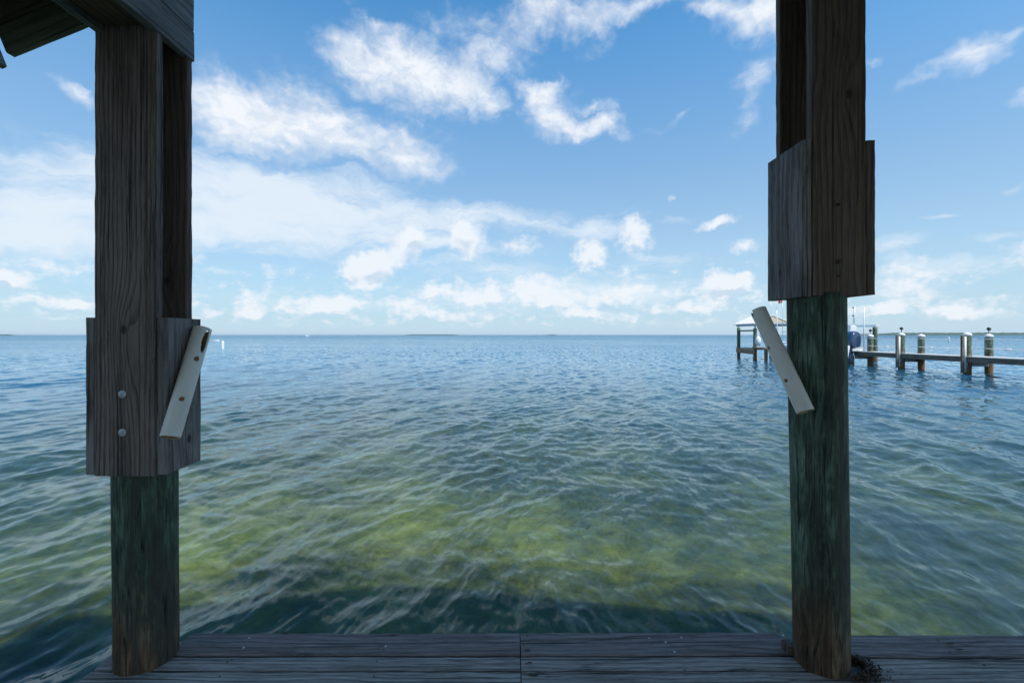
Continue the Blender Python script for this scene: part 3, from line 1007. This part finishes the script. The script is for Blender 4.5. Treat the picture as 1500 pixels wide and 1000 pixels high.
# stacked boards on either side of a dark hollow
yb0 = -4.4
for x, sd in ((-1.519, 101), (-1.756, 105)):
    board('beam_board', roof, m_beam, 0.140, 0.038, 2.150 - yb0, ALONGY_UP(x, yb0, BZ + 0.070), sd, step=0.06)
    board('beam_board', roof, m_beam, 0.150, 0.042, 2.147 - yb0, ALONGY_UP(x - (.002 if x > -1.6 else -.002), yb0, BZ + 0.217), sd + 1, step=0.06)
board('beam_filler', roof, m_postb, 0.196, 0.10, 1.925 - yb0, basis((1, 0, 0), (0, 0, 1), (0, 1, 0), (-1.6375, yb0, BZ + 0.07)), 109, step=0.08)
SL = 0.409
th = math.atan(SL)
RIDGE_X = 1.0
XE = -2.50
rafter_bot = lambda X: 3.590 + SL * (X + 1.775)
# rake rafter and the ones behind it (grain runs up the slope)
W = 0.235
for k, yy in enumerate([2.131, 1.52, 0.9, 0.3, -0.3, -0.9, -1.5, -2.1, -2.7, -3.3, -3.9]):
    for sgn in (1, -1):
        if sgn == 1:
            x0, x1 = XE + .155, RIDGE_X - 0.02
            e = Vector((math.cos(th), 0, math.sin(th)))
            up = Vector((-math.sin(th), 0, math.cos(th)))
            p0 = Vector((x0, yy, rafter_bot(x0))) + up * (W / 2)
        else:
            x0, x1 = 4.0, RIDGE_X + 0.02
            e = Vector((-math.cos(th), 0, math.sin(th)))
            up = Vector((math.sin(th), 0, math.cos(th)))
            p0 = Vector((x0, yy, rafter_bot(2 * RIDGE_X - x0))) + up * (W / 2)
        L = abs(x1 - x0) / math.cos(th)
        board('rafter', roof, m_raft, W, 0.040, L, basis(up, e.cross(up), e, p0), 120 + k * 2 + (sgn > 0), step=0.08)
# roof panels with thickness
for sgn in (1, -1):
    bm = bmesh.new()
    x0 = XE - 0.12 if sgn == 1 else 4.15
    xa = x0 if sgn == 1 else 2 * RIDGE_X - x0
    zt = lambda X: rafter_bot(X) + W / math.cos(th) + 0.003
    q = []
    for X, xx in ((xa, x0), (RIDGE_X, RIDGE_X)):
        for dzz in (0, 0.035):
            for yy in (-4.5, 2.175):
                q.append(bm.verts.new((xx, yy, zt(X) + dzz)))
    for f in ((0, 1, 3, 2), (4, 6, 7, 5), (0, 4, 5, 1), (2, 3, 7, 6), (1, 5, 7, 3), (0, 2, 6, 4)):
        bm.faces.new([q[i] for i in f])
    link('roof_panel', bm_mesh(bm), m_raft, roof)
# fascia tilted square to the slope
fx = XE + 0.125
e = Vector((math.cos(th), 0, math.sin(th)))
up = Vector((-math.sin(th), 0, math.cos(th)))
board('fascia', roof, m_raft, 0.20, 0.030, 2.22 + 4.4, basis(up, e, (0, 1, 0), Vector((-2.512, -4.4, 3.4425))), 170, step=0.1)

# ------------------------------------------------------------------ neighbour's walkway
m_nwood = wood('neighbour_dock_wood', (0.03, 0.025, 0.02), (0.11, 0.09, 0.07), (0.24, 0.2, 0.16), ring=30)
m_ndeck = wood('neighbour_dock_planks', (0.22, 0.21, 0.2), (0.45, 0.44, 0.42), (0.62, 0.61, 0.6), ring=30, warm_amt=0.05)
m_npile = pile_mat('neighbour_pile', -0.2, 1.7, 1.75, 1.45)
m_white = plain('white_plastic_cap', (0.78, 0.78, 0.77), 0.4)
m_black = plain('black_plastic', (0.02, 0.022, 0.025), 0.4)
m_concrete = plain('pale_cross_beam', (0.42, 0.40, 0.37), 0.85)

m_orange = wood('orange_brown_planks', (0.05, 0.03, 0.018), (0.24, 0.13, 0.065), (0.42, 0.26, 0.15), ring=30)
walk = thing('walkway', 'long narrow wooden walkway over the water behind the right post', 'walkway', (24.4, 24, 0))
XN, XF = 23.75, 25.05
WT = 0.93
ya, yz = 15.5, 31.7
bm = bmesh.new()
nb_ = int((yz - ya) / 0.15)
for k in range(nb_):
    yy = ya + (k + .5) * (yz - ya) / nb_
    add_box(bm, ((XN + XF) / 2 + random.uniform(-.01, .01), yy, WT - 0.02), (XF - XN - 0.02, 0.142, 0.04))
link('planks', bm_mesh(bm), m_ndeck, walk)
for x in (XN + .06, XF - .06):
    board('side_stringer', walk, m_nwood, 0.26, 0.05, yz - ya, basis((0, 0, 1), (1, 0, 0), (0, 1, 0), (x, ya, WT - 0.175)), 200 + int(x * 3), step=0.2)
pile_y = [20.0, 24.0, 28.0, 31.6]
for yy in pile_y:
    bm = bmesh.new()
    add_box(bm, ((XN + XF) / 2, yy - 0.05, WT - 0.42), (XF - XN - .1, 0.16, 0.22), bevel=0.01)
    link('cross_beam', bm_mesh(bm), m_concrete, walk)


def npile(x, y, top, label, cap=True, ball=False, r=0.17, strip=False, cat='piling', grp='pilings along the neighbouring walkway', hood=0.115):
    t = thing('dock_piling', label, cat, (x, y, 0), grp)
    link('post', pile_mesh(r, r, -1.6, top, seed=int(x * 7 + y * 3) % 50, seg=24, step=0.15), m_npile, t, (x, y, 0), smooth=True)
    if cap:
        b = bmesh.new()
        lathe(b, [(r * 1.08, -0.05), (r * 1.10, 0.0), (r * 0.98, 0.05), (r * 0.25, hood), (r * 0.05, hood + .015)], 20)
        link('cap', bm_mesh(b), m_white, t, (x, y, top))
    if ball:
        b = bmesh.new()
        tube_between(b, [(0, 0, 0), (0, 0, 0.2)], 0.018, 8)
        bmesh.ops.create_icosphere(b, subdivisions=2, radius=0.095, matrix=Matrix.Translation((0, 0, 0.26)))
        link('ball_finial', bm_mesh(b), m_black, t, (x, y, top + hood), smooth=True)
    if strip:
        b = bmesh.new()
        tube_between(b, [(0, 0, 0.1), (0, 0, top - 0.1)], 0.055, 10)
        link('bumper_pipe', bm_mesh(b), m_white, t, (x - r - 0.055, y - r * 0.6, 0), smooth=True)
        bb = bmesh.new()
        add_box(bb, (0, 0, (top - .1) / 2 + .05), (0.12, 0.10, top - 0.1), bevel=0.01)
        link('bumper_board', bm_mesh(bb), m_nwood, t, (x - r - 0.175, y - r * 0.5, 0))
    return t


# near side (water side towards us), then the far side
npile(wx(1417, 24.0), 24.0, wz(490, 24), 'white capped piling with pipe and board strapped to it, right one of the near side', strip=True)
npile(wx(1320.5, 28.0), 28.0, wz(490, 28), 'white capped piling with strapped board and a dark ball on its cap', strip=True, ball=True)
npile(wx(1247, 31.6), 31.6, 0.62, 'short cut-off piling under the walkway end below the outboard motor', cap=False)
npile(wx(1448.5, 24.3), 24.3, wz(492, 24.3), 'rust streaked round piling with white cap and dark ball, right end of the far side', ball=True)
npile(wx(1349.5, 27.7), 27.7, wz(492, 27.7), 'round piling with plain white cap and no ball, far side of the walkway')
npile(wx(1275, 31.0), 31.0, wz(492, 31), 'round piling with white cap and small dark ball near the outboard motor', ball=True)
npile(wx(1590, 20.3), 20.3, wz(490, 20.3), 'white capped piling holding the near ends of the walkway ropes')

m_rope = plain('white_rope', (0.75, 0.74, 0.72), 0.8)
for zz_, lab in ((1.84, 'upper white rope strung between the walkway pilings'), (1.33, 'lower white rope strung between the walkway pilings, with floats')):
    b = bmesh.new()
    ys = [31.0, 27.7, 24.3, 20.3]
    xs = [wx(1275, 31.0), wx(1349.5, 27.7), wx(1448.5, 24.3), wx(1590, 20.3)]
    pts = []
    for i in range(3):
        for k in range(10):
            f = k / 10
            sag = 0.05 * 4 * f * (1 - f)
            pts.append((xs[i] * (1 - f) + xs[i + 1] * f - 0.18, ys[i] * (1 - f) + ys[i + 1] * f, zz_ - sag))
    pts.append((xs[3] - .18, ys[3], zz_))
    pts.insert(0, (wx(1254, 32.5), 32.5, zz_))
    tube_between(b, pts, 0.017, 8)
    rope = link('rope_rail', bm_mesh(b), m_rope, smooth=True)
    tag(rope, lab, 'rope', 'ropes along the walkway')
    if zz_ < 1.5:
        for px, Y in ((1305, 29.7), (1369, 27.0), (1487, 23.2)):
            i = 0 if Y > 27.7 else (1 if Y > 24.3 else 2)
            f = (ys[i] - Y) / (ys[i] - ys[i + 1])
            fb = bmesh.new()
            bmesh.ops.create_icosphere(fb, subdivisions=2, radius=0.055)
            for v in fb.verts:
                v.co.x *= 1.1
                v.co.y *= 3.0
            link('float', bm_mesh(fb), m_white, rope, (xs[i] * (1 - f) + xs[i + 1] * f - .18, Y, zz_ - 0.05 * 4 * f * (1 - f)), smooth=True)

# ------------------------------------------------------------------ boat shelter with white roof
m_roofw = plain('white_metal_roof', (0.84, 0.78, 0.70), 0.45, 0, 0.08)
m_tan = plain('tan_gable_boards', (0.66, 0.52, 0.36), 0.8, 0, 0.2)
m_bluegrey = plain('blue_grey_trim', (0.30, 0.40, 0.48), 0.6)
SY0, SY1 = 37.5, 40.8
sx0, sx1 = 20.05, 23.05
sxa = 21.45
ez, az_ = 3.06, 3.69
shel = thing('boat_shelter', 'open boat shelter with white gable roof on piles, far right across the water', 'boat shelter', (21.5, 39.5, 0))
bm = bmesh.new()
for xe in (sx0 - 0.12, sx1 + 0.12):
    q = [bm.verts.new(v) for v in ((xe, SY0 - .04, ez - .05), (xe, SY1 + .2, ez - .05), (sxa, SY1 + .2, az_ + .03), (sxa, SY0 - .04, az_ + .03),
                                   (xe, SY0 - .04, ez - .12), (xe, SY1 + .2, ez - .12), (sxa, SY1 + .2, az_ - .04), (sxa, SY0 - .04, az_ - .04))]
    for f in ((0, 1, 2, 3), (7, 6, 5, 4), (0, 4, 5, 1), (1, 5, 6, 2), (3, 2, 6, 7), (0, 3, 7, 4)):
        bm.faces.new([q[i] for i in f])
link('roof', bm_mesh(bm), m_roofw, shel)
bm = bmesh.new()
for yy in (SY0,):
    q = [bm.verts.new(v) for v in ((sx0, yy, ez), (sx1, yy, ez), (sxa, yy, az_ - .06), (sx0, yy + .05, ez), (sx1, yy + .05, ez), (sxa, yy + .05, az_ - .06))]
    for f in ((0, 1, 2), (5, 4, 3), (0, 3, 4, 1), (1, 4, 5, 2), (2, 5, 3, 0)):
        bm.faces.new([q[i] for i in f])
link('gable', bm_mesh(bm), m_tan, shel)
bm = bmesh.new()
add_box(bm, ((sx0 + sx1) / 2, SY0 - .03, ez - .08), (sx1 - sx0, 0.12, 0.14), bevel=.01)
add_box(bm, (sx0 + .06, (SY0 + SY1) / 2, ez - .19), (0.12, SY1 - SY0 - .14, 0.14), bevel=.01)
add_box(bm, (sx1 - .06, (SY0 + SY1) / 2, ez - .19), (0.12, SY1 - SY0 - .14, 0.14), bevel=.01)
link('eave_beam', bm_mesh(bm), m_bluegrey, shel)
for (px, Y, top) in ((1106, 37.9, 2.60), (1082, 41.7, 2.72)):
    X = wx(px, Y)
    link('pile', pile_mesh(0.15, 0.14, -1.6, top, seed=int(Y), seg=24, step=0.2), m_npile, shel, (X, Y, 0), smooth=True)
    bm = bmesh.new()
    add_box(bm, (X, Y, (top + ez - .2) / 2), (0.09, 0.09, ez - .2 - top + .1), bevel=.008)
    link('roof_strut', bm_mesh(bm), m_bluegrey, shel)
for X, Y in ((23.15, 37.9), (23.1, 40.6)):
    link('pile', pile_mesh(0.15, 0.14, -1.6, 2.85, seed=int(Y) + 3, seg=24, step=0.2), m_npile, shel, (X, Y, 0), smooth=True)
link('pile', pile_mesh(0.13, 0.13, -1.6, 0.95, seed=77, seg=24, step=0.2), m_npile, shel, (wx(1122, 36.4), 36.4, 0), smooth=True)
bm = bmesh.new()
xa_, xb_ = wx(1106, 37.9), wx(1082, 41.7)
dv = Vector((xb_ - xa_, 41.7 - 37.9, 0))
ang = math.atan2(-dv.x, dv.y)
mid = Vector(((xa_ + xb_) / 2, (37.9 + 41.7) / 2, 0))
add_box(bm, mid + Vector((0.05, 0, 2.42)), (0.12, dv.length, 0.12), Matrix.Rotation(ang, 4, 'Z'), .01)
link('cross_rail', bm_mesh(bm), m_nwood, shel)
bm = bmesh.new()
add_box(bm, mid + Vector((-0.10, 0, 0.62)), (0.14, dv.length + .4, 0.36), Matrix.Rotation(ang, 4, 'Z'), .02)
add_box(bm, mid + Vector((0.35, 0, 0.86)), (1.0, dv.length + .5, 0.08), Matrix.Rotation(ang, 4, 'Z'), .01)
add_box(bm, ((xa_ + wx(1122, 36.4)) / 2 + .1, 37.1, 0.98), (0.7, 1.9, 0.10), bevel=.01)
link('platform', bm_mesh(bm), m_orange, shel)

# ------------------------------------------------------------------ boat between shelter and walkway
m_hullw = plain('white_gelcoat', (0.80, 0.81, 0.82), 0.25, 0, 0.06, coat=0.4)
m_hullb = plain('pale_blue_hull', (0.36, 0.52, 0.66), 0.25, 0, 0.06, coat=0.4)
m_cowl = plain('dark_blue_outboard', (0.018, 0.045, 0.10), 0.25, 0, 0.1, coat=0.6)
m_red = plain('red_cloth', (0.62, 0.22, 0.20), 0.8)
bow = Vector((20.75, 37.3, 0))
stern = Vector((23.15, 32.2, 0))
L = (bow - stern).length
hd = math.atan2(bow.y - stern.y, bow.x - stern.x)
boat = thing('motor_boat', 'centre console motor boat with pale blue hull and a dark blue outboard', 'boat', (stern.x, stern.y, 0), rotz=hd)
BM_ = Matrix.Translation(stern) @ Matrix.Rotation(hd, 4, 'Z')
ST = [(0.0, 1.00, 0.45, 0.95), (0.25, 1.08, 0.40, 0.98), (0.5, 1.10, 0.38, 1.08), (0.7, 1.0, 0.42, 1.22), (0.85, 0.72, 0.55, 1.40), (0.95, 0.34, 0.80, 1.55), (1.0, 0.03, 1.15, 1.63)]
Z0 = 0.55


def hull_rings(f0, f1, o=0.0):
    rings = []
    for (s, hb, kz, gz) in ST:
        x = s * L
        hb += o
        pts = [(x, -hb, gz * f1 + kz * (1 - f1) + Z0 - .4)]
        rings.append((x, hb, kz + Z0 - .4, gz + Z0 - .4))
    return rings


def loft(bm, prof):
    rows_ = []
    for (x, hb, kz, gz) in hull_rings(0, 1):
        rows_.append([bm.verts.new(v) for v in prof(x, hb, kz, gz)])
    for a_, b_ in zip(rows_, rows_[1:]):
        for k in range(len(a_) - 1):
            bm.faces.new((a_[k], a_[k + 1], b_[k + 1], b_[k]))
    return rows_


bm = bmesh.new()
rws = loft(bm, lambda x, hb, kz, gz: [(x, -hb, gz - .14), (x, -hb * .93, kz + (gz - kz) * .45), (x, -hb * .80, kz + (gz - kz) * .18), (x, 0, kz - .12),
                                      (x, hb * .80, kz + (gz - kz) * .18), (x, hb * .93, kz + (gz - kz) * .45), (x, hb, gz - .14)])
bm.faces.new(rws[0])
link('hull', bm_mesh(bm), m_hullb, boat, mtx=BM_, smooth=True)
bm = bmesh.new()
rws = loft(bm, lambda x, hb, kz, gz: [(x, -hb - .015, gz - .15), (x, -hb - .03, gz), (x, -hb + .12 * min(1, hb), gz + .02), (x, hb - .12 * min(1, hb), gz + .02), (x, hb + .03, gz), (x, hb + .015, gz - .15)])
bm.faces.new(rws[0])
link('deck_rim', bm_mesh(bm), m_hullw, boat, mtx=BM_)
bm = bmesh.new()
add_box(bm, (L * .48, 0, 1.50), (0.7, 0.75, 0.75), bevel=.08)
add_box(bm, (L * .36, 0, 1.40), (0.45, 0.9, 0.55), bevel=.06)
add_box(bm, (L * .50, 0, 2.02), (0.05, 0.7, 0.36), Matrix.Rotation(-.35, 4, 'Y'), .01)
link('console', bm_mesh(bm), m_hullw, boat, mtx=BM_)
bm = bmesh.new()
for sx_ in (.40, .58):
    for sy_ in (-.55, .55):
        tube_between(bm, [(L * sx_, sy_, 1.15), (L * sx_, sy_ * .9, 2.28)], 0.03, 8)
        link('top_leg', bm_mesh(bm), m_steel, boat, mtx=BM_)
        bm = bmesh.new()
bm.free()
bm = bmesh.new()
add_box(bm, (L * .49, 0, 2.31), (2.0, 1.5, 0.06), bevel=.02)
link('hard_top', bm_mesh(bm), m_hullw, boat, mtx=BM_)
bmi = BM_.inverted()


def pole(parent, name, px, Y, y_top, y_bot, r, mat, lean=0.0):
    b = bmesh.new()
    tube_between(b, [(wx(px, Y), Y, wz(y_bot, Y)), (wx(px + lean, Y), Y, wz(y_top, Y))], [r, r * .7], 8)
    return link(name, bm_mesh(b), mat, parent, smooth=True)


pole(boat, 'antenna', 1138.8, 35.2, 451, 497, 0.045, m_hullw, -1.3)
pole(boat, 'outrigger', 1129.5, 36.2, 436, 497, 0.012, m_steel, 0)
pole(boat, 'flag_staff', 1146.5, 35.0, 437, 497, 0.014, m_steel, 0)
fb = bmesh.new()
Yf = 35.0
grid = [[fb.verts.new((wx(1146.5 - 6.0 * i / 6, Yf), Yf + 0.06 * math.sin(i * 1.4), wz(438.5 + 5.0 * j / 2 + 1.0 * i / 6, Yf))) for j in range(3)] for i in range(7)]
for i in range(6):
    for j in range(2):
        fb.faces.new((grid[i][j], grid[i + 1][j], grid[i + 1][j + 1], grid[i][j + 1]))
fo = link('flag', bm_mesh(fb), m_red, boat)
fo.modifiers.new('cloth', 'SOLIDIFY').thickness = 0.006
# outboard: cowl, leg, bracket
ob = bmesh.new()
prof = [(-.36, .62), (-.40, .95), (-.36, 1.28), (-.18, 1.44), (.10, 1.42), (.30, 1.22), (.34, .90), (.26, .62)]
ringsO = []
for yy, sc in ((-.24, .78), (-.19, .93), (-.08, 1.0), (.08, 1.0), (.19, .93), (.24, .78)):
    ringsO.append([ob.verts.new((x * sc, yy, 1.02 + (z - 1.02) * sc)) for x, z in prof])
for a_, b_ in zip(ringsO, ringsO[1:]):
    for k in range(8):
        ob.faces.new((a_[k], a_[(k + 1) % 8], b_[(k + 1) % 8], b_[k]))
ob.faces.new(ringsO[0][::-1])
ob.faces.new(ringsO[-1])
Yo = 31.3
OM = Matrix.Translation((wx(1241.0, Yo), Yo, 0.12)) @ Matrix.Scale(1.6, 4) @ Matrix.Rotation(math.radians(200), 4, 'Z') @ Matrix.Rotation(math.radians(-14), 4, 'Y')
engine = link('outboard_motor', bm_mesh(ob), m_cowl, boat, mtx=OM, smooth=True)
sub = engine.modifiers.new('round', 'SUBSURF')
sub.levels = sub.render_levels = 2
ob = bmesh.new()
add_box(ob, (0.0, 0, 0.40), (0.30, 0.20, 0.55), bevel=.05)
add_box(ob, (-.02, 0, 0.08), (0.22, 0.10, 0.40), bevel=.03)
add_box(ob, (-.05, 0, -.06), (0.45, 0.13, 0.13), bevel=.05)
add_box(ob, (-.02, 0, 0.06), (0.42, 0.30, 0.025), bevel=.008)
link('motor_leg', bm_mesh(ob), m_cowl, engine, mtx=OM)
ob = bmesh.new()
add_box(ob, (0.34, 0, 0.45), (0.22, 0.34, 0.5), bevel=.03)
link('motor_bracket', bm_mesh(ob), m_hullw, engine, mtx=OM)
# mast with instruments, tall pale pole
pole(boat, 'mast', 1250.5, 32.0, 449, 480, 0.055, m_hullw, 1.4)
for px, py, s in ((1249.8, 450.5, .05), (1249.6, 462.5, .05)):
    b = bmesh.new()
    add_box(b, (wx(px, 31.9), 31.9, wz(py, 31.9)), (s * 2, s * 1.4, s * 1.6), bevel=.01)
    link('mast_instrument', bm_mesh(b), m_black, boat)
b = bmesh.new()
add_box(b, (wx(1247.5, 32.0), 32.0, wz(484, 32)), (0.46, 0.3, 0.70), Matrix.Rotation(.12, 4, 'Y'), .05)
link('motor_well_seat', bm_mesh(b), m_hullw, boat)

pp = bmesh.new()
tube_between(pp, [(wx(1265.3, 31.2), 31.2, WT), (wx(1265.5, 31.2), 31.2, wz(450, 31.2))], 0.034, 8)
o = link('white_pole', bm_mesh(pp), m_white, smooth=True)
tag(o, 'slim tall white pole standing on the walkway end beside the motor', 'pole')
# white box and coiled hose at the walkway end
cb = bmesh.new()
add_box(cb, (0, 0, 0.10), (0.75, 0.34, 0.20), bevel=.04)
add_box(cb, (0, 0, 0.225), (0.79, 0.37, 0.05), bevel=.02)
o = link('dock_box', bm_mesh(cb), m_white, None, (wx(1254, 31.3), 31.3, WT + .002))
tag(o, 'low white box lying on the walkway end below the motor', 'box')

# lift frame on the right of the boat
lift = thing('boat_lift', 'boat lift frame of dark post and grey beam behind the walkway end', 'boat lift', (wx(1281, 36), 36, 0))
link('lift_post', pile_mesh(0.17, 0.16, -1.6, wz(479, 36), seed=9, seg=24, step=0.2), m_npile, lift, (wx(1281.8, 36), 36, 0), smooth=True)
link('lift_post', pile_mesh(0.17, 0.16, -1.6, wz(479, 36), seed=10, seg=24, step=0.2), m_npile, lift, (wx(1215, 36), 36, 0), smooth=True)
bm = bmesh.new()
add_box(bm, (wx(1247, 35.8), 35.8, wz(477.2, 35.8)), (wx(1281.5, 35.8) - wx(1212, 35.8), 0.16, 0.17), bevel=.01)
link('lift_beam', bm_mesh(bm), m_bluegrey, lift)
bm = bmesh.new()
add_box(bm, (wx(1283.5, 36), 36, wz(477.3, 36)), (0.28, 0.30, 0.20), bevel=.02)
link('lift_cap', bm_mesh(bm), m_white, lift)

# ------------------------------------------------------------------ white egret-like fender hanging at the bow pile: a hanging white buoy
bm = bmesh.new()
lathe(bm, [(0.03, -.38), (.15, -.33), (.21, -.1), (.21, .12), (.14, .33), (.05, .40), (.03, .48)], 18)
o = link('fender_buoy', bm_mesh(bm), m_hullw, None, (wx(1110.6, 37.2), 37.2, wz(499.5, 37.2)), smooth=True)
tag(o, 'white teardrop fender hanging beside the shelter pile', 'fender')

# ------------------------------------------------------------------ far floats, boats, islands
Y = F * HC / (511 - HZ)
bm = bmesh.new()
lathe(bm, [(0.19, -.25), (0.20, 0.05), (0.17, 0.95), (0.15, 1.12), (0.04, 1.18)], 14)
o = link('marker_buoy', bm_mesh(bm), m_white, None, (wx(326.5, Y), Y, 0), smooth=True)
tag(o, 'white upright marker buoy beside the slotted rod holder', 'buoy', 'white marker buoys')
Y2 = 150.0
bm = bmesh.new()
lathe(bm, [(0.26, -.25), (0.27, 0.05), (0.2, 0.9), (0.16, 1.4), (0.04, 1.5)], 14)
o = link('marker_buoy', bm_mesh(bm), m_white, None, (wx(1390, Y2), Y2, 0), smooth=True)
tag(o, 'white marker buoy floating between the walkway pilings', 'buoy', 'white marker buoys')

Y = F * HC / 9.0


def small_boat(label, name, x, y, L_, w_, fb_, rot, cabin=False):
    bm_ = bmesh.new()
    secs = [(-.5, .85, 1), (-.2, 1, 1), (.15, .92, 1.05), (.38, .5, 1.2), (.5, .05, 1.35)]
    rr2 = []
    for s, hb, g in secs:
        rr2.append([bm_.verts.new((s * L_, -hb * w_ / 2, fb_ * g)), bm_.verts.new((s * L_, -hb * w_ * .35, -.12)), bm_.verts.new((s * L_, hb * w_ * .35, -.12)), bm_.verts.new((s * L_, hb * w_ / 2, fb_ * g))])
    for a_, b_ in zip(rr2, rr2[1:]):
        for k in range(4):
            bm_.faces.new((a_[k], a_[(k + 1) % 4], b_[(k + 1) % 4], b_[k]))
    bm_.faces.new(rr2[0])
    bm_.faces.new(rr2[-1][::-1])
    if cabin:
        add_box(bm_, (0, 0, fb_ + .45), (L_ * .3, w_ * .6, .9), bevel=.1)
    o_ = link(name, bm_mesh(bm_), m_hullw, None, mtx=Matrix.Translation((x, y, 0)) @ Matrix.Rotation(rot, 4, 'Z'))
    tag(o_, label, 'boat')
    return o_


small_boat('low white skiff hull lying behind the slotted rod holder', 'skiff', wx(309, Y), Y, 5.2, 1.3, 0.42, 0.12)
Y = 620.0
small_boat('tiny white speedboat far out on the horizon', 'speedboat', wx(449, Y), Y, 7.0, 2.4, 0.9, 0.1, True)

m_leaf, nt, out = new_mat('mangrove_leaves')
tc = nt.new('ShaderNodeTexCoord').outputs['Object']
n = nt.noise(tc, 0.09, 5, 0.65)
principled(nt, out, nt.ramp(n, [(0.35, (0.02, 0.042, 0.022)), (0.65, (0.045, 0.075, 0.042))]), 0.9, spec=0.1)


def island(name, label, Y, px0, px1, top_py, seed, taper=0.06):
    """low mangrove key: a ridge of lumpy tree tops with depth"""
    bm_ = bmesh.new()
    x0, x1 = wx(px0, Y), wx(px1, Y)
    hmax = wz(top_py, Y) - 0
    n_ = int(max(24, (px1 - px0) * 1.2))
    depth = Y * 0.05
    rws_ = []
    for i in range(n_ + 1):
        f = i / n_
        t_ = min(1, f / taper, (1 - f) / taper) if taper else 1
        row = []
        for j in range(9):
            g = j / 8
            arch = max(0.0, math.sin(math.pi * g)) ** 0.45
            hh = hmax * arch * (t_ ** 0.6) * (0.82 + 0.22 * noise.noise(Vector((i * 0.23, j * 0.6, seed))) + 0.14 * noise.noise(Vector((i * 0.9, j * 1.3, seed + 9))))
            row.append(bm_.verts.new((x0 + (x1 - x0) * f, Y + depth * (g - .5) * (0.3 + .7 * t_), hh - (0.3 if j in (0, 8) else 0))))
        rws_.append(row)
    for a_, b_ in zip(rws_, rws_[1:]):
        for k in range(8):
            bm_.faces.new((a_[k], a_[k + 1], b_[k + 1], b_[k]))
    o_ = link(name, bm_mesh(bm_), m_leaf, None, smooth=True)
    tag(o_, label, 'island', 'low green islands on the horizon', 'structure')


island('mangrove_island', 'small dark island at the left edge of the horizon', 2200, -60, 15, 489.6, 1, .12)
island('mangrove_island', 'thin pale island in the middle of the horizon', 6000, 592, 674, 489.5, 2, .15)
island('mangrove_island', 'tiny island on the horizon right of the thin pale one', 6000, 800, 817, 489.7, 3, .3)
island('mangrove_island', 'long low island behind the walkway on the right', 3200, 1272, 1760, 486.7, 4, .08)
island('mangrove_island', 'low shore strip behind the lift frame', 5200, 1180, 1330, 488.6, 5, .3)

# ------------------------------------------------------------------ sea air
bm = bmesh.new()
add_box(bm, (0, 0, 6.0), (31000, 31000, 24.0))
hm, nt, out = new_mat('sea_air')
pv = nt.new('ShaderNodeVolumePrincipled')
pv.inputs['Color'].default_value = (0.80, 0.90, 1.0, 1)
pv.inputs['Density'].default_value = 0.6e-4
pv.inputs['Anisotropy'].default_value = 0.2
nt.l.new(pv.outputs[0], out.inputs['Volume'])
haze = link('haze', bm_mesh(bm), hm)
tag(haze, 'faint blue sea haze softening the far islands', 'haze', kind='stuff')

# ------------------------------------------------------------------ render settings
scene.render.engine = 'CYCLES'
scene.render.resolution_x = 1024
scene.render.resolution_y = 682
vs = scene.view_settings
vs.view_transform = 'Standard'
vs.look = 'None'
vs.exposure = 0.0
vs.gamma = 1.0
cy = scene.cycles
cy.max_bounces = 8
cy.transparent_max_bounces = 12
cy.transmission_bounces = 6
cy.caustics_reflective = False
cy.caustics_refractive = True
cy.sample_clamp_indirect = 4.0
cy.use_denoising = True
